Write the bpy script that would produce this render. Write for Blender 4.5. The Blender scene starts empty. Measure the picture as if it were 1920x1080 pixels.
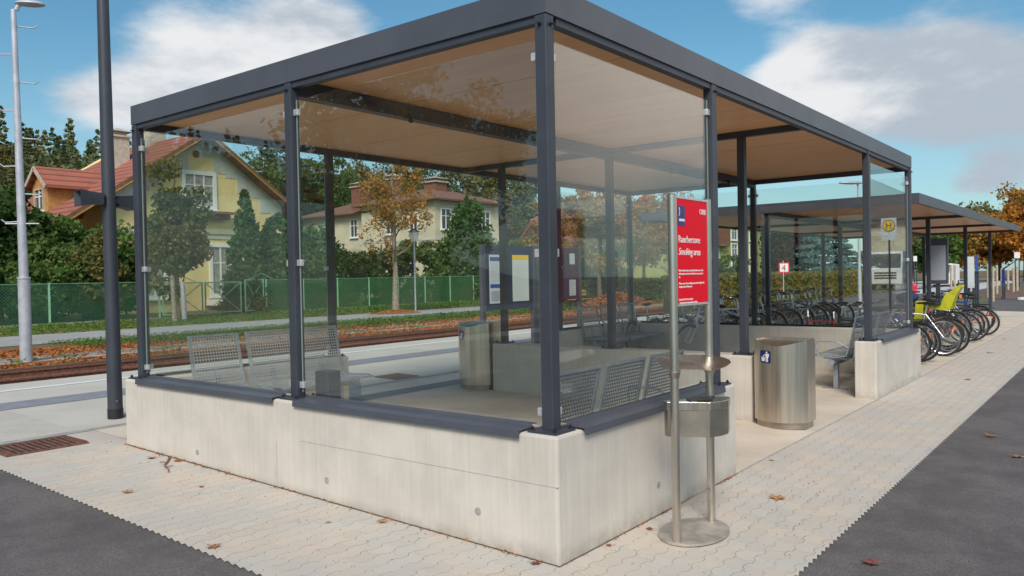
import bpy, math, random
import numpy as np
from mathutils import Vector, Matrix
R = math.radians
rnd = random.Random(7)
sc = bpy.context.scene
COL = sc.collection

# ------------------------------------------------------------------ camera
F = 1483.56
CAM = Vector((-3.5743, -2.5231, 1.62))
yaw, pitch, roll = 0.6679, -0.0150, -0.0191
fw = Vector((math.cos(pitch)*math.cos(yaw), math.cos(pitch)*math.sin(yaw), math.sin(pitch)))
rt = fw.cross(Vector((0, 0, 1))).normalized(); up = rt.cross(fw)
r2 = math.cos(roll)*rt + math.sin(roll)*up; u2 = -math.sin(roll)*rt + math.cos(roll)*up
cd = bpy.data.cameras.new('camera'); cam = bpy.data.objects.new('camera', cd); COL.objects.link(cam)
cd.sensor_width = 36; cd.lens = 36*F/1920; cd.clip_end = 3000; cd.clip_start = .05
m = Matrix((r2, u2, -fw)).transposed().to_4x4(); m.translation = CAM
cam.matrix_world = m
sc.camera = cam
sc.view_settings.view_transform = 'Standard'; sc.view_settings.look = 'None'
sc.view_settings.exposure = 0.6; sc.view_settings.gamma = 1
sc.cycles.transparent_max_bounces = 32; sc.cycles.max_bounces = 10

# ------------------------------------------------------------------ node helper
class NT:
    def __init__(s, tree): s.t = tree; s.n = tree.nodes; s.l = tree.links
    def new(s, typ, **kw):
        n = s.n.new(typ)
        for k, v in kw.items(): setattr(n, k, v)
        return n
    def put(s, sock, v):
        if hasattr(v, 'is_output') or isinstance(v, bpy.types.NodeSocket): s.l.new(v, sock)
        elif v is not None: sock.default_value = v
    def m(s, op, a, b=None, c=None, clamp=False):
        n = s.new('ShaderNodeMath', operation=op); n.use_clamp = clamp
        s.put(n.inputs[0], a)
        if b is not None: s.put(n.inputs[1], b)
        if c is not None: s.put(n.inputs[2], c)
        return n.outputs[0]
    def mix(s, f, a, b, mode='MIX'):
        n = s.new('ShaderNodeMix', data_type='RGBA', blend_type=mode)
        s.put(n.inputs[0], f); s.put(n.inputs[6], c4(a)); s.put(n.inputs[7], c4(b)); return n.outputs[2]
    def ramp(s, f, stops, interp='LINEAR'):
        n = s.new('ShaderNodeValToRGB'); e = n.color_ramp.elements; n.color_ramp.interpolation = interp
        while len(e) < len(stops): e.new(.5)
        for i, (p, c) in enumerate(stops): e[i].position = p; e[i].color = c4(c)
        s.put(n.inputs[0], f); return n.outputs[0]
    def noise(s, vec, scale, detail=4, rough=.55):
        n = s.new('ShaderNodeTexNoise'); s.put(n.inputs['Vector'], vec); n.inputs['Scale'].default_value = scale
        n.inputs['Detail'].default_value = detail; n.inputs['Roughness'].default_value = rough; return n.outputs[0]
    def vm(s, op, a, b=None):
        n = s.new('ShaderNodeVectorMath', operation=op); s.put(n.inputs[0], a)
        if b is not None: s.put(n.inputs[1], b)
        return n
    def smooth(s, v, a, b, c=0., d=1.):
        n = s.new('ShaderNodeMapRange', interpolation_type='SMOOTHSTEP'); s.put(n.inputs[0], v)
        for i, x in enumerate((a, b, c, d)): n.inputs[i+1].default_value = x
        return n.outputs[0]
def c4(c):
    if isinstance(c, (tuple, list)) and len(c) == 3: return (c[0], c[1], c[2], 1)
    return c

# ------------------------------------------------------------------ world
SUN_EL, SUN_AZ = 42, 214      # direction towards the sun, azimuth from +X towards +Y
sd = Vector((math.cos(R(SUN_EL))*math.cos(R(SUN_AZ)), math.cos(R(SUN_EL))*math.sin(R(SUN_AZ)), math.sin(R(SUN_EL))))
w = bpy.data.worlds.new('World'); sc.world = w; w.use_nodes = True
nt = NT(w.node_tree); nt.n.clear()
sky = nt.new('ShaderNodeTexSky', sky_type='NISHITA'); sky.sun_disc = False
sky.sun_elevation = R(SUN_EL); sky.sun_rotation = R(90-SUN_AZ); sky.ozone_density = 2.2; sky.air_density = 1.0; sky.dust_density = .6
geo = nt.new('ShaderNodeTexCoord').outputs['Generated']
d = nt.vm('NORMALIZE', geo).outputs[0]
sep = nt.new('ShaderNodeSeparateXYZ'); nt.put(sep.inputs[0], d)
zc = nt.m('MAXIMUM', sep.outputs[2], 0.0); zz = nt.m('ADD', zc, .13)
pl = nt.new('ShaderNodeCombineXYZ')
nt.put(pl.inputs[0], nt.m('DIVIDE', sep.outputs[0], zz)); nt.put(pl.inputs[1], nt.m('DIVIDE', sep.outputs[1], zz)); nt.put(pl.inputs[2], nt.m('MULTIPLY', zc, 3.0))
ds = nt.vm('MULTIPLY', d, (1, 1, 2.6)).outputs[0]; n1 = nt.noise(pl.outputs[0], .55, 8, .58); n2 = nt.noise(ds, 5.5, 9, .62)
def blob(v, rad, amp, stretch=(1, 1, 1.6)):
    v = Vector(v).normalized()
    df = nt.vm('SUBTRACT', d, tuple(v)).outputs[0]; df = nt.vm('MULTIPLY', df, stretch).outputs[0]
    L = nt.vm('LENGTH', df).outputs['Value']
    return nt.m('MULTIPLY', nt.smooth(L, 0, rad, 1, 0), amp)
def raydir(px, py): return ((px-960)*r2-(py-540)*u2)/F+fw
cov = nt.m('ADD', nt.m('MULTIPLY', n1, .65), nt.m('MULTIPLY', n2, .55))
for px, py, rad, amp in ((330, 150, .17, .36), (500, 70, .16, .34), (180, 190, .10, .22), (640, 60, .12, .22), (1480, 150, .12, .30), (1640, 150, .17, .28), (1830, 160, .26, .36), (1720, 200, .20, .26), (1480, 230, .10, .18),
                         (1880, 330, .07, .28), (1800, 350, .05, .2), (1560, 90, .10, .16), (1420, 5, .10, .14), (1700, 120, .14, .12), (1420, 10, .10, .22), (1350, 500, .12, .15)):
    cov = nt.m('ADD', cov, blob(raydir(px, py), rad, amp))
for v, rad, amp in (((.86, -.50, .30), .50, .55), ((-.6, .75, .55), .35, .3), ((-1, -.3, .6), .8, .3), ((.2, -1, .5), .7, .3), ((-.5,.8,.2),.4,.25)):
    cov = nt.m('ADD', cov, blob(v, rad, amp))
for px, py, rad, amp in ((60, 60, .16, -.25), (860, 40, .16, -.14), (1300, 60, .17, -.25), (1600, 60, .10, -.1), (1560, 330, .16, -.24), (1750, 320, .16, -.26), (1680, 60, .10, -.20), (1880, 60, .08, -.12), (1880, 30, .12, -.10), (420, 20, .08, -.12)):
    cov = nt.m('ADD', cov, blob(raydir(px, py), rad, amp))
mask = nt.smooth(cov, .66, .93)
n3 = nt.noise(ds, 5.0, 9, .62)
sh = nt.smooth(nt.m('ADD', n3, nt.m('ADD', blob(raydir(1760, 215), .3, .22), blob(raydir(1500, 160), .1, -.12))), .42, .72)
ccol = nt.mix(sh, (5.5, 5.6, 5.7), (3.0, 3.45, 3.95))
glow = nt.m('MAXIMUM', nt.vm('DOT_PRODUCT', d, tuple(sd)).outputs['Value'], 0.0)
ccol = nt.mix(nt.m('MULTIPLY', glow, .8), ccol, (15, 13.8, 12.4))
ccol = nt.mix(nt.m('MAXIMUM', blob((.86, -.50, .30), .42, .75), blob((-.62, .76, .40), .30, .6)), ccol, (12.5, 12.1, 11.5))
skyc = nt.mix(1.0, sky.outputs[0], (.50, .78, .77), 'MULTIPLY')
skyc = nt.mix(nt.smooth(sep.outputs[2], -.02, .30, .5, 0), skyc, (3.3, 3.75, 4.1))
out = nt.new('ShaderNodeOutputWorld'); bg = nt.new('ShaderNodeBackground'); bg.inputs[1].default_value = .1
nt.put(bg.inputs[0], nt.mix(mask, skyc, ccol)); nt.l.new(bg.outputs[0], out.inputs[0])

sl = bpy.data.lights.new('sun', 'SUN'); sl.energy = 2.3; sl.angle = R(24); sl.color = (1, .92, .84)
so = bpy.data.objects.new('sun', sl); COL.objects.link(so)
so.rotation_euler = (-sd).to_track_quat('-Z', 'Y').to_euler(); so.location = (0, 0, 30)

# ------------------------------------------------------------------ materials
def mat(name, col, rough=.6, metal=0., var=0., scale=6., bump=0., spec=.5, col2=None, stretch=(1, 1, 1), coord='Object', detail=4, bscale=None):
    M = bpy.data.materials.new(name); M.use_nodes = True; t = NT(M.node_tree)
    p = t.n['Principled BSDF']; p.inputs['Roughness'].default_value = rough; p.inputs['Metallic'].default_value = metal
    p.inputs['Specular IOR Level'].default_value = spec; p.inputs['Base Color'].default_value = c4(col)
    if var or bump or col2:
        vec = t.vm('MULTIPLY', t.new('ShaderNodeTexCoord').outputs[coord] if coord != 'Pos' else t.new('ShaderNodeNewGeometry').outputs['Position'], stretch).outputs[0]
        n = t.noise(vec, scale, detail)
        if col2: t.put(p.inputs['Base Color'], t.mix(t.smooth(n, .35, .65), col, col2))
        elif var:
            t.put(p.inputs['Base Color'], t.mix(t.smooth(n, .3, .7), tuple(c*(1-var) for c in col), tuple(min(1, c*(1+var)) for c in col)))
        if bump:
            b = t.new('ShaderNodeBump'); b.inputs['Strength'].default_value = bump; b.inputs['Distance'].default_value = .01
            t.put(b.inputs['Height'], t.noise(vec, bscale or scale*4, 5)); t.l.new(b.outputs[0], p.inputs['Normal'])
    return M
def emis_free(): pass

M_steel = mat('anthracite painted steel', (.040, .045, .060), .5, 0, .12, 3, .04)
M_fascia = mat('anthracite coated sheet', (.07, .075, .095), .42, 0, .10, 2, 0)
M_bolt = mat('black bolt', (.015, .015, .018), .5)
M_clamp = mat('bright aluminium clamp', (.62, .62, .64), .45, .6, .1, 30)
M_inox = mat('brushed stainless steel', (.64, .57, .49), .30, 1, .14, 3, .05, stretch=(14, 14, .25))
M_inoxd = mat('dull stainless steel', (.44, .38, .32), .45, 1, .2, 4, .05)
M_inoxpole = mat('stainless tube', (.62, .56, .49), .35, 1, .06, 5)
M_galv = mat('galvanised steel', (.30, .33, .37), .5, .35, .14, 18, .03)
M_galvl = mat('galvanised lamp pole', (.46, .47, .52), .5, .3, .12, 5)
M_black = mat('black rubber', (.02, .02, .021), .7)
M_blackp = mat('black plastic', (.025, .025, .028), .4)
M_white = mat('white paint', (.78, .78, .76), .5)
M_red = mat('red sign panel', (.80, .004, .022), .5, spec=.12)
M_blue = mat('blue sticker', (.012, .025, .16), .35)
M_navy = mat('navy board', (.018, .022, .07), .4)
M_yellow = mat('yellow', (.85, .55, .02), .45)
M_paper = mat('poster paper', (.60, .64, .66), .5, 0, .05, 3)
M_paperg = mat('pale green grey poster', (.62, .68, .62), .5)
M_pblue = mat('poster header blue', (.03, .08, .30), .5)
M_greyt = mat('grey print', (.34, .36, .40), .6)
M_rust = mat('rusty iron', (.16, .07, .045), .8, 0, .35, 20, .2)
M_wood = mat('bench wood', (.50, .25, .09), .6, 0, .2, 8)
M_stake = mat('pale timber stake', (.46, .38, .28), .8, 0, .2, 8)
M_green = mat('green fence paint', (.13, .33, .19), .5, 0, .15, 6)
M_bark = mat('bark', (.17, .135, .09), .9, 0, .35, 12, .5)
M_barkl = mat('pale bark', (.26, .22, .16), .9, 0, .3, 12, .5)
M_roofdark = mat('dark slate roof', (.06, .058, .06), .8, 0, .2, 3)

def ceiling_mat():
    M = bpy.data.materials.new('birch plywood ceiling'); M.use_nodes = True; t = NT(M.node_tree); p = t.n['Principled BSDF']
    pos = t.new('ShaderNodeNewGeometry').outputs['Position']
    a = t.noise(t.vm('MULTIPLY', pos, (2.2, .35, 1)).outputs[0], 3, 6)
    b = t.noise(pos, 22, 3)
    oi = t.new('ShaderNodeObjectInfo').outputs['Random']
    c = t.mix(t.smooth(a, .35, .65), (.76, .405, .19), (.82, .46, .225))
    c = t.mix(t.m('MULTIPLY', oi, .30), c, (.66, .34, .15))
    c = t.mix(t.smooth(b, .70, .76, 0, .5), c, (.2, .1, .05))
    t.put(p.inputs['Base Color'], c); p.inputs['Roughness'].default_value = .42
    return M
M_ceil = ceiling_mat()

M_edge = mat('painted glass edge highlight', (.24, .30, .29), .35)  # pale colour standing in for the bright line along the glass edges
def glass_mat(name='clear pane glass', tint=(.955, .975, .955), ior=1.5):
    M = bpy.data.materials.new(name); M.use_nodes = True; t = NT(M.node_tree); t.n.clear()
    o = t.new('ShaderNodeOutputMaterial'); mx = t.new('ShaderNodeMixShader')
    tr = t.new('ShaderNodeBsdfTransparent'); tr.inputs[0].default_value = c4(tint)
    gl = t.new('ShaderNodeBsdfGlossy'); gl.inputs['Roughness'].default_value = .0; gl.inputs[0].default_value = (1, 1, 1, 1)
    fr = t.new('ShaderNodeFresnel'); bf = t.new('ShaderNodeNewGeometry').outputs['Backfacing']; t.put(fr.inputs[0], t.m('ADD', ior, t.m('MULTIPLY', bf, 1/ior-ior)))
    t.l.new(fr.outputs[0], mx.inputs[0]); t.l.new(tr.outputs[0], mx.inputs[1]); t.l.new(gl.outputs[0], mx.inputs[2])
    # thin film of dust that catches daylight
    df = t.new('ShaderNodeBsdfDiffuse'); df.inputs[0].default_value = (.62, .61, .56, 1)
    m2 = t.new('ShaderNodeMixShader')
    n = t.noise(t.new('ShaderNodeNewGeometry').outputs['Position'], 2.5, 6)
    t.put(m2.inputs[0], t.smooth(n, .35, .75, .003, .012))
    t.l.new(mx.outputs[0], m2.inputs[1]); t.l.new(df.outputs[0], m2.inputs[2]); t.l.new(m2.outputs[0], o.inputs[0])
    return M
M_glass = glass_mat()
M_win = mat('dark window glass', (.05, .06, .065), .08, 0, spec=.8)
M_winl = mat('curtained window glass', (.30, .30, .27), .25, 0, .3, 3)

def concrete_mat(name='cast concrete', base=(.57, .52, .462)):
    M = bpy.data.materials.new(name); M.use_nodes = True; t = NT(M.node_tree); p = t.n['Principled BSDF']; p.inputs['Roughness'].default_value = .85
    p.inputs['Specular IOR Level'].default_value = .25
    pos = t.new('ShaderNodeNewGeometry').outputs['Position']
    a = t.noise(t.vm('MULTIPLY', pos, (9, 9, .5)).outputs[0], 1.6, 5)      # streaks running down
    b = t.noise(pos, 2.6, 7, .6); c_ = t.noise(pos, 60, 3)
    sp = t.new('ShaderNodeTexVoronoi'); sp.inputs['Scale'].default_value = 17; t.put(sp.inputs['Vector'], pos)
    c = t.mix(t.smooth(b, .3, .7), tuple(x*.90 for x in base), tuple(min(1, x*1.06) for x in base))
    c = t.mix(t.smooth(a, .56, .76, 0, .30), c, (.70, .64, .56))
    c = t.mix(t.smooth(a, .22, .42, .28, 0), c, (.42, .37, .30))
    a2 = t.noise(t.vm('MULTIPLY', pos, (34, 34, 1.1)).outputs[0], 1.0, 3); c = t.mix(t.smooth(a2, .30, .5, .16, 0), c, (.40, .36, .31)); c = t.mix(t.smooth(a2, .55, .72, 0, .25), c, (.68, .63, .56))
    b3 = t.noise(pos, 7, 6, .7)
    c = t.mix(t.smooth(b3, .62, .78, 0, .30), c, (.42, .38, .31))
    c = t.mix(t.smooth(t.m('ADD', sp.outputs['Distance'], t.m('MULTIPLY', c_, .05)), .035, .06, .6, 0), c, (.2, .19, .17))
    z = t.new('ShaderNodeSeparateXYZ'); t.put(z.inputs[0], pos)
    dirt = t.m('MULTIPLY', t.smooth(z.outputs[2], .02, .13, .40, 0), t.smooth(b3, .3, .6))
    c = t.mix(dirt, c, (.22, .19, .14))
    t.put(p.inputs['Base Color'], c)
    bp = t.new('ShaderNodeBump'); bp.inputs['Strength'].default_value = .25; bp.inputs['Distance'].default_value = .004
    t.put(bp.inputs['Height'], t.m('ADD', t.m('MULTIPLY', c_, .5), b3)); t.l.new(bp.outputs[0], p.inputs['Normal'])
    return M
M_conc = concrete_mat()
M_plug = mat('grey tie-hole plug', (.30, .30, .30), .8, 0, .15, 40)

def paver_mat(name, base, pink, p_=.165, q_=.20, jw=.034, joint=(.05, .045, .042), vis=1.0):
    M = bpy.data.materials.new(name); M.use_nodes = True; t = NT(M.node_tree); P = t.n['Principled BSDF']; P.inputs['Roughness'].default_value = .85
    P.inputs['Specular IOR Level'].default_value = .25
    pos = t.new('ShaderNodeNewGeometry').outputs['Position']; s = t.new('ShaderNodeSeparateXYZ'); t.put(s.inputs[0], pos)
    X, Y = s.outputs[0], s.outputs[1]
    wob = t.noise(pos, 1.6, 3)
    x = t.m('DIVIDE', X, q_); y = t.m('DIVIDE', Y, p_)
    x = t.m('ADD', x, t.m('MULTIPLY', wob, .08)); y = t.m('ADD', y, t.m('MULTIPLY', wob, .10))
    def zig(v, amp, k):
        tri = t.m('SUBTRACT', t.m('PINGPONG', v, .5), .25)          # -.25..+.25, period 1
        return t.m('MULTIPLY', t.m('MINIMUM', t.m('MAXIMUM', t.m('MULTIPLY', tri, k), -1.), 1.), amp)
    yz = t.m('ADD', y, zig(x, .10, 14))
    row = t.m('FLOOR', yz); par = t.m('MODULO', t.m('ABSOLUTE', row), 2.)
    xz = t.m('ADD', t.m('ADD', x, t.m('MULTIPLY', par, .5)), zig(yz, .05, 12))
    colm = t.m('FLOOR', xz)
    def dist(v, sc_): return t.m('MULTIPLY', t.m('PINGPONG', v, .5), sc_)   # distance to the nearest integer
    dy = dist(yz, p_); dx = dist(t.m('MULTIPLY', xz, 1.), q_)
    idv = t.new('ShaderNodeCombineXYZ'); t.put(idv.inputs[0], colm); t.put(idv.inputs[1], row)
    wn = t.new('ShaderNodeTexWhiteNoise', noise_dimensions='3D'); t.put(wn.inputs['Vector'], idv.outputs[0])
    r = wn.outputs['Value']
    big = t.noise(pos, 2.0, 4); fine = t.noise(pos, 160, 2); mid = t.noise(pos, 12, 5)
    c = t.mix(t.smooth(big, .4, .62), base, pink)
    c = t.mix(t.m('MULTIPLY', r, .26), c, tuple(min(1, v*.74) for v in base))
    c = t.mix(t.smooth(fine, .4, .8, 0, .25), c, (.30, .28, .25))
    c = t.mix(t.smooth(mid, .58, .8, 0, .25), c, tuple(v*.7 for v in base))
    # joints: hairline everywhere, open (dark) on the slanted shoulders and here and there
    tri = t.m('ABSOLUTE', t.m('SUBTRACT', t.m('PINGPONG', x, .5), .25))
    shoulder = t.smooth(tri, .016, .036, 1, 0)
    jn = t.noise(pos, 3.3, 4)
    open_ = t.m('MULTIPLY', t.m('MAXIMUM', t.m('MULTIPLY', shoulder, .95), t.smooth(jn, .42, .60, .12, .45)), vis)
    hair = t.m('MULTIPLY', t.smooth(dy, jw*.07, jw*.16, 1, 0), open_)
    hx = t.m('MULTIPLY', t.smooth(dx, jw*.05, jw*.11, 1, 0), t.m('MULTIPLY', t.smooth(jn, .48, .62, .0, .36), vis))
    jf = t.m('MAXIMUM', hair, hx)
    t.put(P.inputs['Base Color'], t.mix(jf, c, joint))
    b = t.new('ShaderNodeBump'); b.inputs['Strength'].default_value = .5; b.inputs['Distance'].default_value = .004
    t.put(b.inputs['Height'], t.m('SUBTRACT', t.m('MULTIPLY', fine, .2), jf)); t.l.new(b.outputs[0], P.inputs['Normal'])
    return M
M_pave = paver_mat('cream interlocking pavers', (.52, .49, .445), (.585, .50, .415), .115, .165, .024)
M_pave2 = paver_mat('grey platform pavers', (.52, .49, .44), (.54, .50, .44), .12, .2, .028, (.14, .13, .12), 1.)
M_slab = mat('smooth concrete slab', (.58, .50, .41), .8, 0, .12, 1.4, .1, coord='Pos', bscale=40, detail=8)
M_plat = mat('pale platform slab', (.53, .50, .44), .8, 0, .07, 1.2, .1, coord='Pos', bscale=40, detail=8)
M_guide = mat('grey guiding strip', (.24, .25, .28), .8, 0, .1, 6, .3, coord='Pos')
M_line = mat('white platform line', (.80, .80, .78), .6, 0, .08, 9, coord='Pos')
M_border = mat('grey concrete border', (.34, .33, .31), .85, 0, .15, 6, .3, coord='Pos')
M_path = mat('pale asphalt path', (.33, .32, .305), .9, 0, .10, 1.0, .2, coord='Pos', bscale=60)
M_ballast = mat('brown ballast', (.11, .075, .05), .95, 0, .5, 14, .8, coord='Pos')
M_soil = mat('leafy soil', (.20, .09, .045), .95, 0, 0, 3, .6, col2=(.10, .11, .035), coord='Pos', detail=8)
M_lawn = mat('lawn', (.075, .13, .028), .95, 0, 0, 4, .6, col2=(.14, .15, .05), coord='Pos', detail=8)
M_hill = mat('wooded slope ground', (.04, .05, .02), .95, 0, .3, .3, coord='Pos')

def asphalt_mat():
    M = bpy.data.materials.new('asphalt'); M.use_nodes = True; t = NT(M.node_tree); p = t.n['Principled BSDF']; p.inputs['Roughness'].default_value = .8
    p.inputs['Specular IOR Level'].default_value = .3
    pos = t.new('ShaderNodeNewGeometry').outputs['Position']
    a = t.noise(pos, 85, 4, .8); b = t.noise(pos, 1.3, 8, .7); v = t.new('ShaderNodeTexVoronoi'); v.inputs['Scale'].default_value = 120; t.put(v.inputs['Vector'], pos)
    c = t.mix(t.smooth(a, .3, .7), (.085, .077, .076), (.205, .185, .180))
    c = t.mix(t.smooth(b, .38, .64, 0, .75), c, (.088, .077, .079))
    wn = t.new('ShaderNodeTexWhiteNoise', noise_dimensions='3D'); t.put(wn.inputs['Vector'], v.outputs['Position'])
    c = t.mix(t.smooth(wn.outputs['Value'], .96, .99, 0, .30), c, (.28, .26, .25))
    t.put(p.inputs['Base Color'], c)
    bp = t.new('ShaderNodeBump'); bp.inputs['Strength'].default_value = .6; bp.inputs['Distance'].default_value = .004
    t.put(bp.inputs['Height'], v.outputs['Distance']); t.l.new(bp.outputs[0], p.inputs['Normal'])
    return M
M_asph = asphalt_mat()

def grid_alpha(name, col, pitch, hole, axes, metal=.4, rough=.5, hexa=False, diamond=False, cover=.3):
    """sheet material with real see-through openings in a regular pattern (object space)"""
    M = bpy.data.materials.new(name); M.use_nodes = True; t = NT(M.node_tree); p = t.n['Principled BSDF']
    p.inputs['Base Color'].default_value = c4(col); p.inputs['Metallic'].default_value = metal; p.inputs['Roughness'].default_value = rough
    s = t.new('ShaderNodeSeparateXYZ'); t.put(s.inputs[0], t.new('ShaderNodeTexCoord').outputs['Object'])
    a = s.outputs[axes[0]]; b = s.outputs[axes[1]]
    a = t.m('DIVIDE', a, pitch); b = t.m('DIVIDE', b, pitch)
    if diamond:
        u = t.m('ADD', a, b); v = t.m('SUBTRACT', a, b)
        wire = t.m('MINIMUM', t.m('PINGPONG', u, .5), t.m('PINGPONG', v, .5))
        alpha = t.smooth(wire, cover*.4, cover*.6, 1, 0)
    else:
        if hexa:
            b = t.m('DIVIDE', b, .866); row = t.m('FLOOR', b); a = t.m('ADD', a, t.m('MULTIPLY', t.m('MODULO', t.m('ABSOLUTE', row), 2.), .5))
        fa = t.m('SUBTRACT', t.m('FRACT', a), .5); fb = t.m('SUBTRACT', t.m('FRACT', b), .5)
        if hexa: dd = t.m('SQRT', t.m('ADD', t.m('POWER', fa, 2.), t.m('POWER', fb, 2.)))
        else: dd = t.m('MAXIMUM', t.m('ABSOLUTE', fa), t.m('ABSOLUTE', fb))
        alpha = t.smooth(dd, hole-.04, hole+.04, 0, 1)
    t.put(p.inputs['Alpha'], alpha)
    return M
M_perf = grid_alpha('perforated seat sheet', (.17, .21, .28), .030, .36, (0, 2), hexa=True)
M_mesh = grid_alpha('wire mesh seat sheet', (.40, .42, .44), .030, .33, (0, 2))
M_net = grid_alpha('green wire netting', (.10, .28, .17), .13, 0, (0, 2), metal=0, rough=.6, diamond=True, cover=.085)
M_net2 = grid_alpha('dense green netting', (.035, .15, .05), .07, 0, (0, 2), metal=0, rough=.6, diamond=True, cover=.33)

def leaf_mat(name, cols, trans=.35, var_scale=.5):
    M = bpy.data.materials.new(name); M.use_nodes = True; t = NT(M.node_tree); t.n.clear()
    g = t.new('ShaderNodeNewGeometry'); r = g.outputs['Random Per Island']
    n = t.noise(g.outputs['Position'], var_scale, 3)
    f = t.m('ADD', t.m('MULTIPLY', r, .55), t.m('MULTIPLY', t.smooth(n, .3, .7), .45))
    k = len(cols); c = t.ramp(f, [(i/(k-1), cc) for i, cc in enumerate(cols)])
    a = t.new('ShaderNodeBsdfDiffuse'); b = t.new('ShaderNodeBsdfTranslucent'); mx = t.new('ShaderNodeMixShader'); mx.inputs[0].default_value = trans
    t.put(a.inputs[0], c); t.put(b.inputs[0], c); o = t.new('ShaderNodeOutputMaterial')
    t.l.new(a.outputs[0], mx.inputs[1]); t.l.new(b.outputs[0], mx.inputs[2]); t.l.new(mx.outputs[0], o.inputs[0])
    return M
L_dark = leaf_mat('dark evergreen foliage', [(.025, .055, .018), (.055, .10, .03), (.10, .165, .05)])
L_mid = leaf_mat('mid green foliage', [(.05, .10, .025), (.11, .18, .05), (.18, .24, .075)])
L_thuja = leaf_mat('thuja foliage', [(.045, .10, .035), (.085, .17, .055), (.14, .23, .07)])
L_brown = leaf_mat('browning chestnut foliage', [(.07, .10, .03), (.14, .16, .05), (.20, .17, .065), (.32, .24, .10)])
L_orange = leaf_mat('orange autumn foliage', [(.20, .14, .03), (.42, .20, .04), (.52, .22, .05), (.48, .13, .04)])
L_rust = leaf_mat('rusty autumn foliage', [(.13, .14, .04), (.34, .21, .05), (.48, .23, .06), (.26, .20, .06)])
L_yel = leaf_mat('yellow green foliage', [(.10, .15, .03), (.24, .24, .05), (.40, .30, .06)])
L_blue = leaf_mat('blue spruce foliage', [(.06, .12, .12), (.13, .21, .21), (.20, .30, .30)])
L_purple = leaf_mat('purple beech foliage', [(.03, .015, .02), (.07, .03, .04), (.12, .05, .05)])
L_hedge = leaf_mat('autumn beech hedge foliage', [(.07, .11, .02), (.14, .17, .03), (.26, .19, .04), (.34, .15, .04)], var_scale=1.2)
L_litter = leaf_mat('fallen leaves', [(.20, .07, .025), (.36, .13, .04), (.48, .20, .08), (.28, .09, .035)], .1, 2)
L_grass = leaf_mat('grass blades', [(.05, .11, .02), (.10, .20, .04), (.17, .24, .07)], .3, 1)
L_hillt = leaf_mat('hillside tree foliage', [(.06, .095, .055), (.12, .165, .075), (.19, .19, .09), (.26, .20, .09)], .2, .06)

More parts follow.
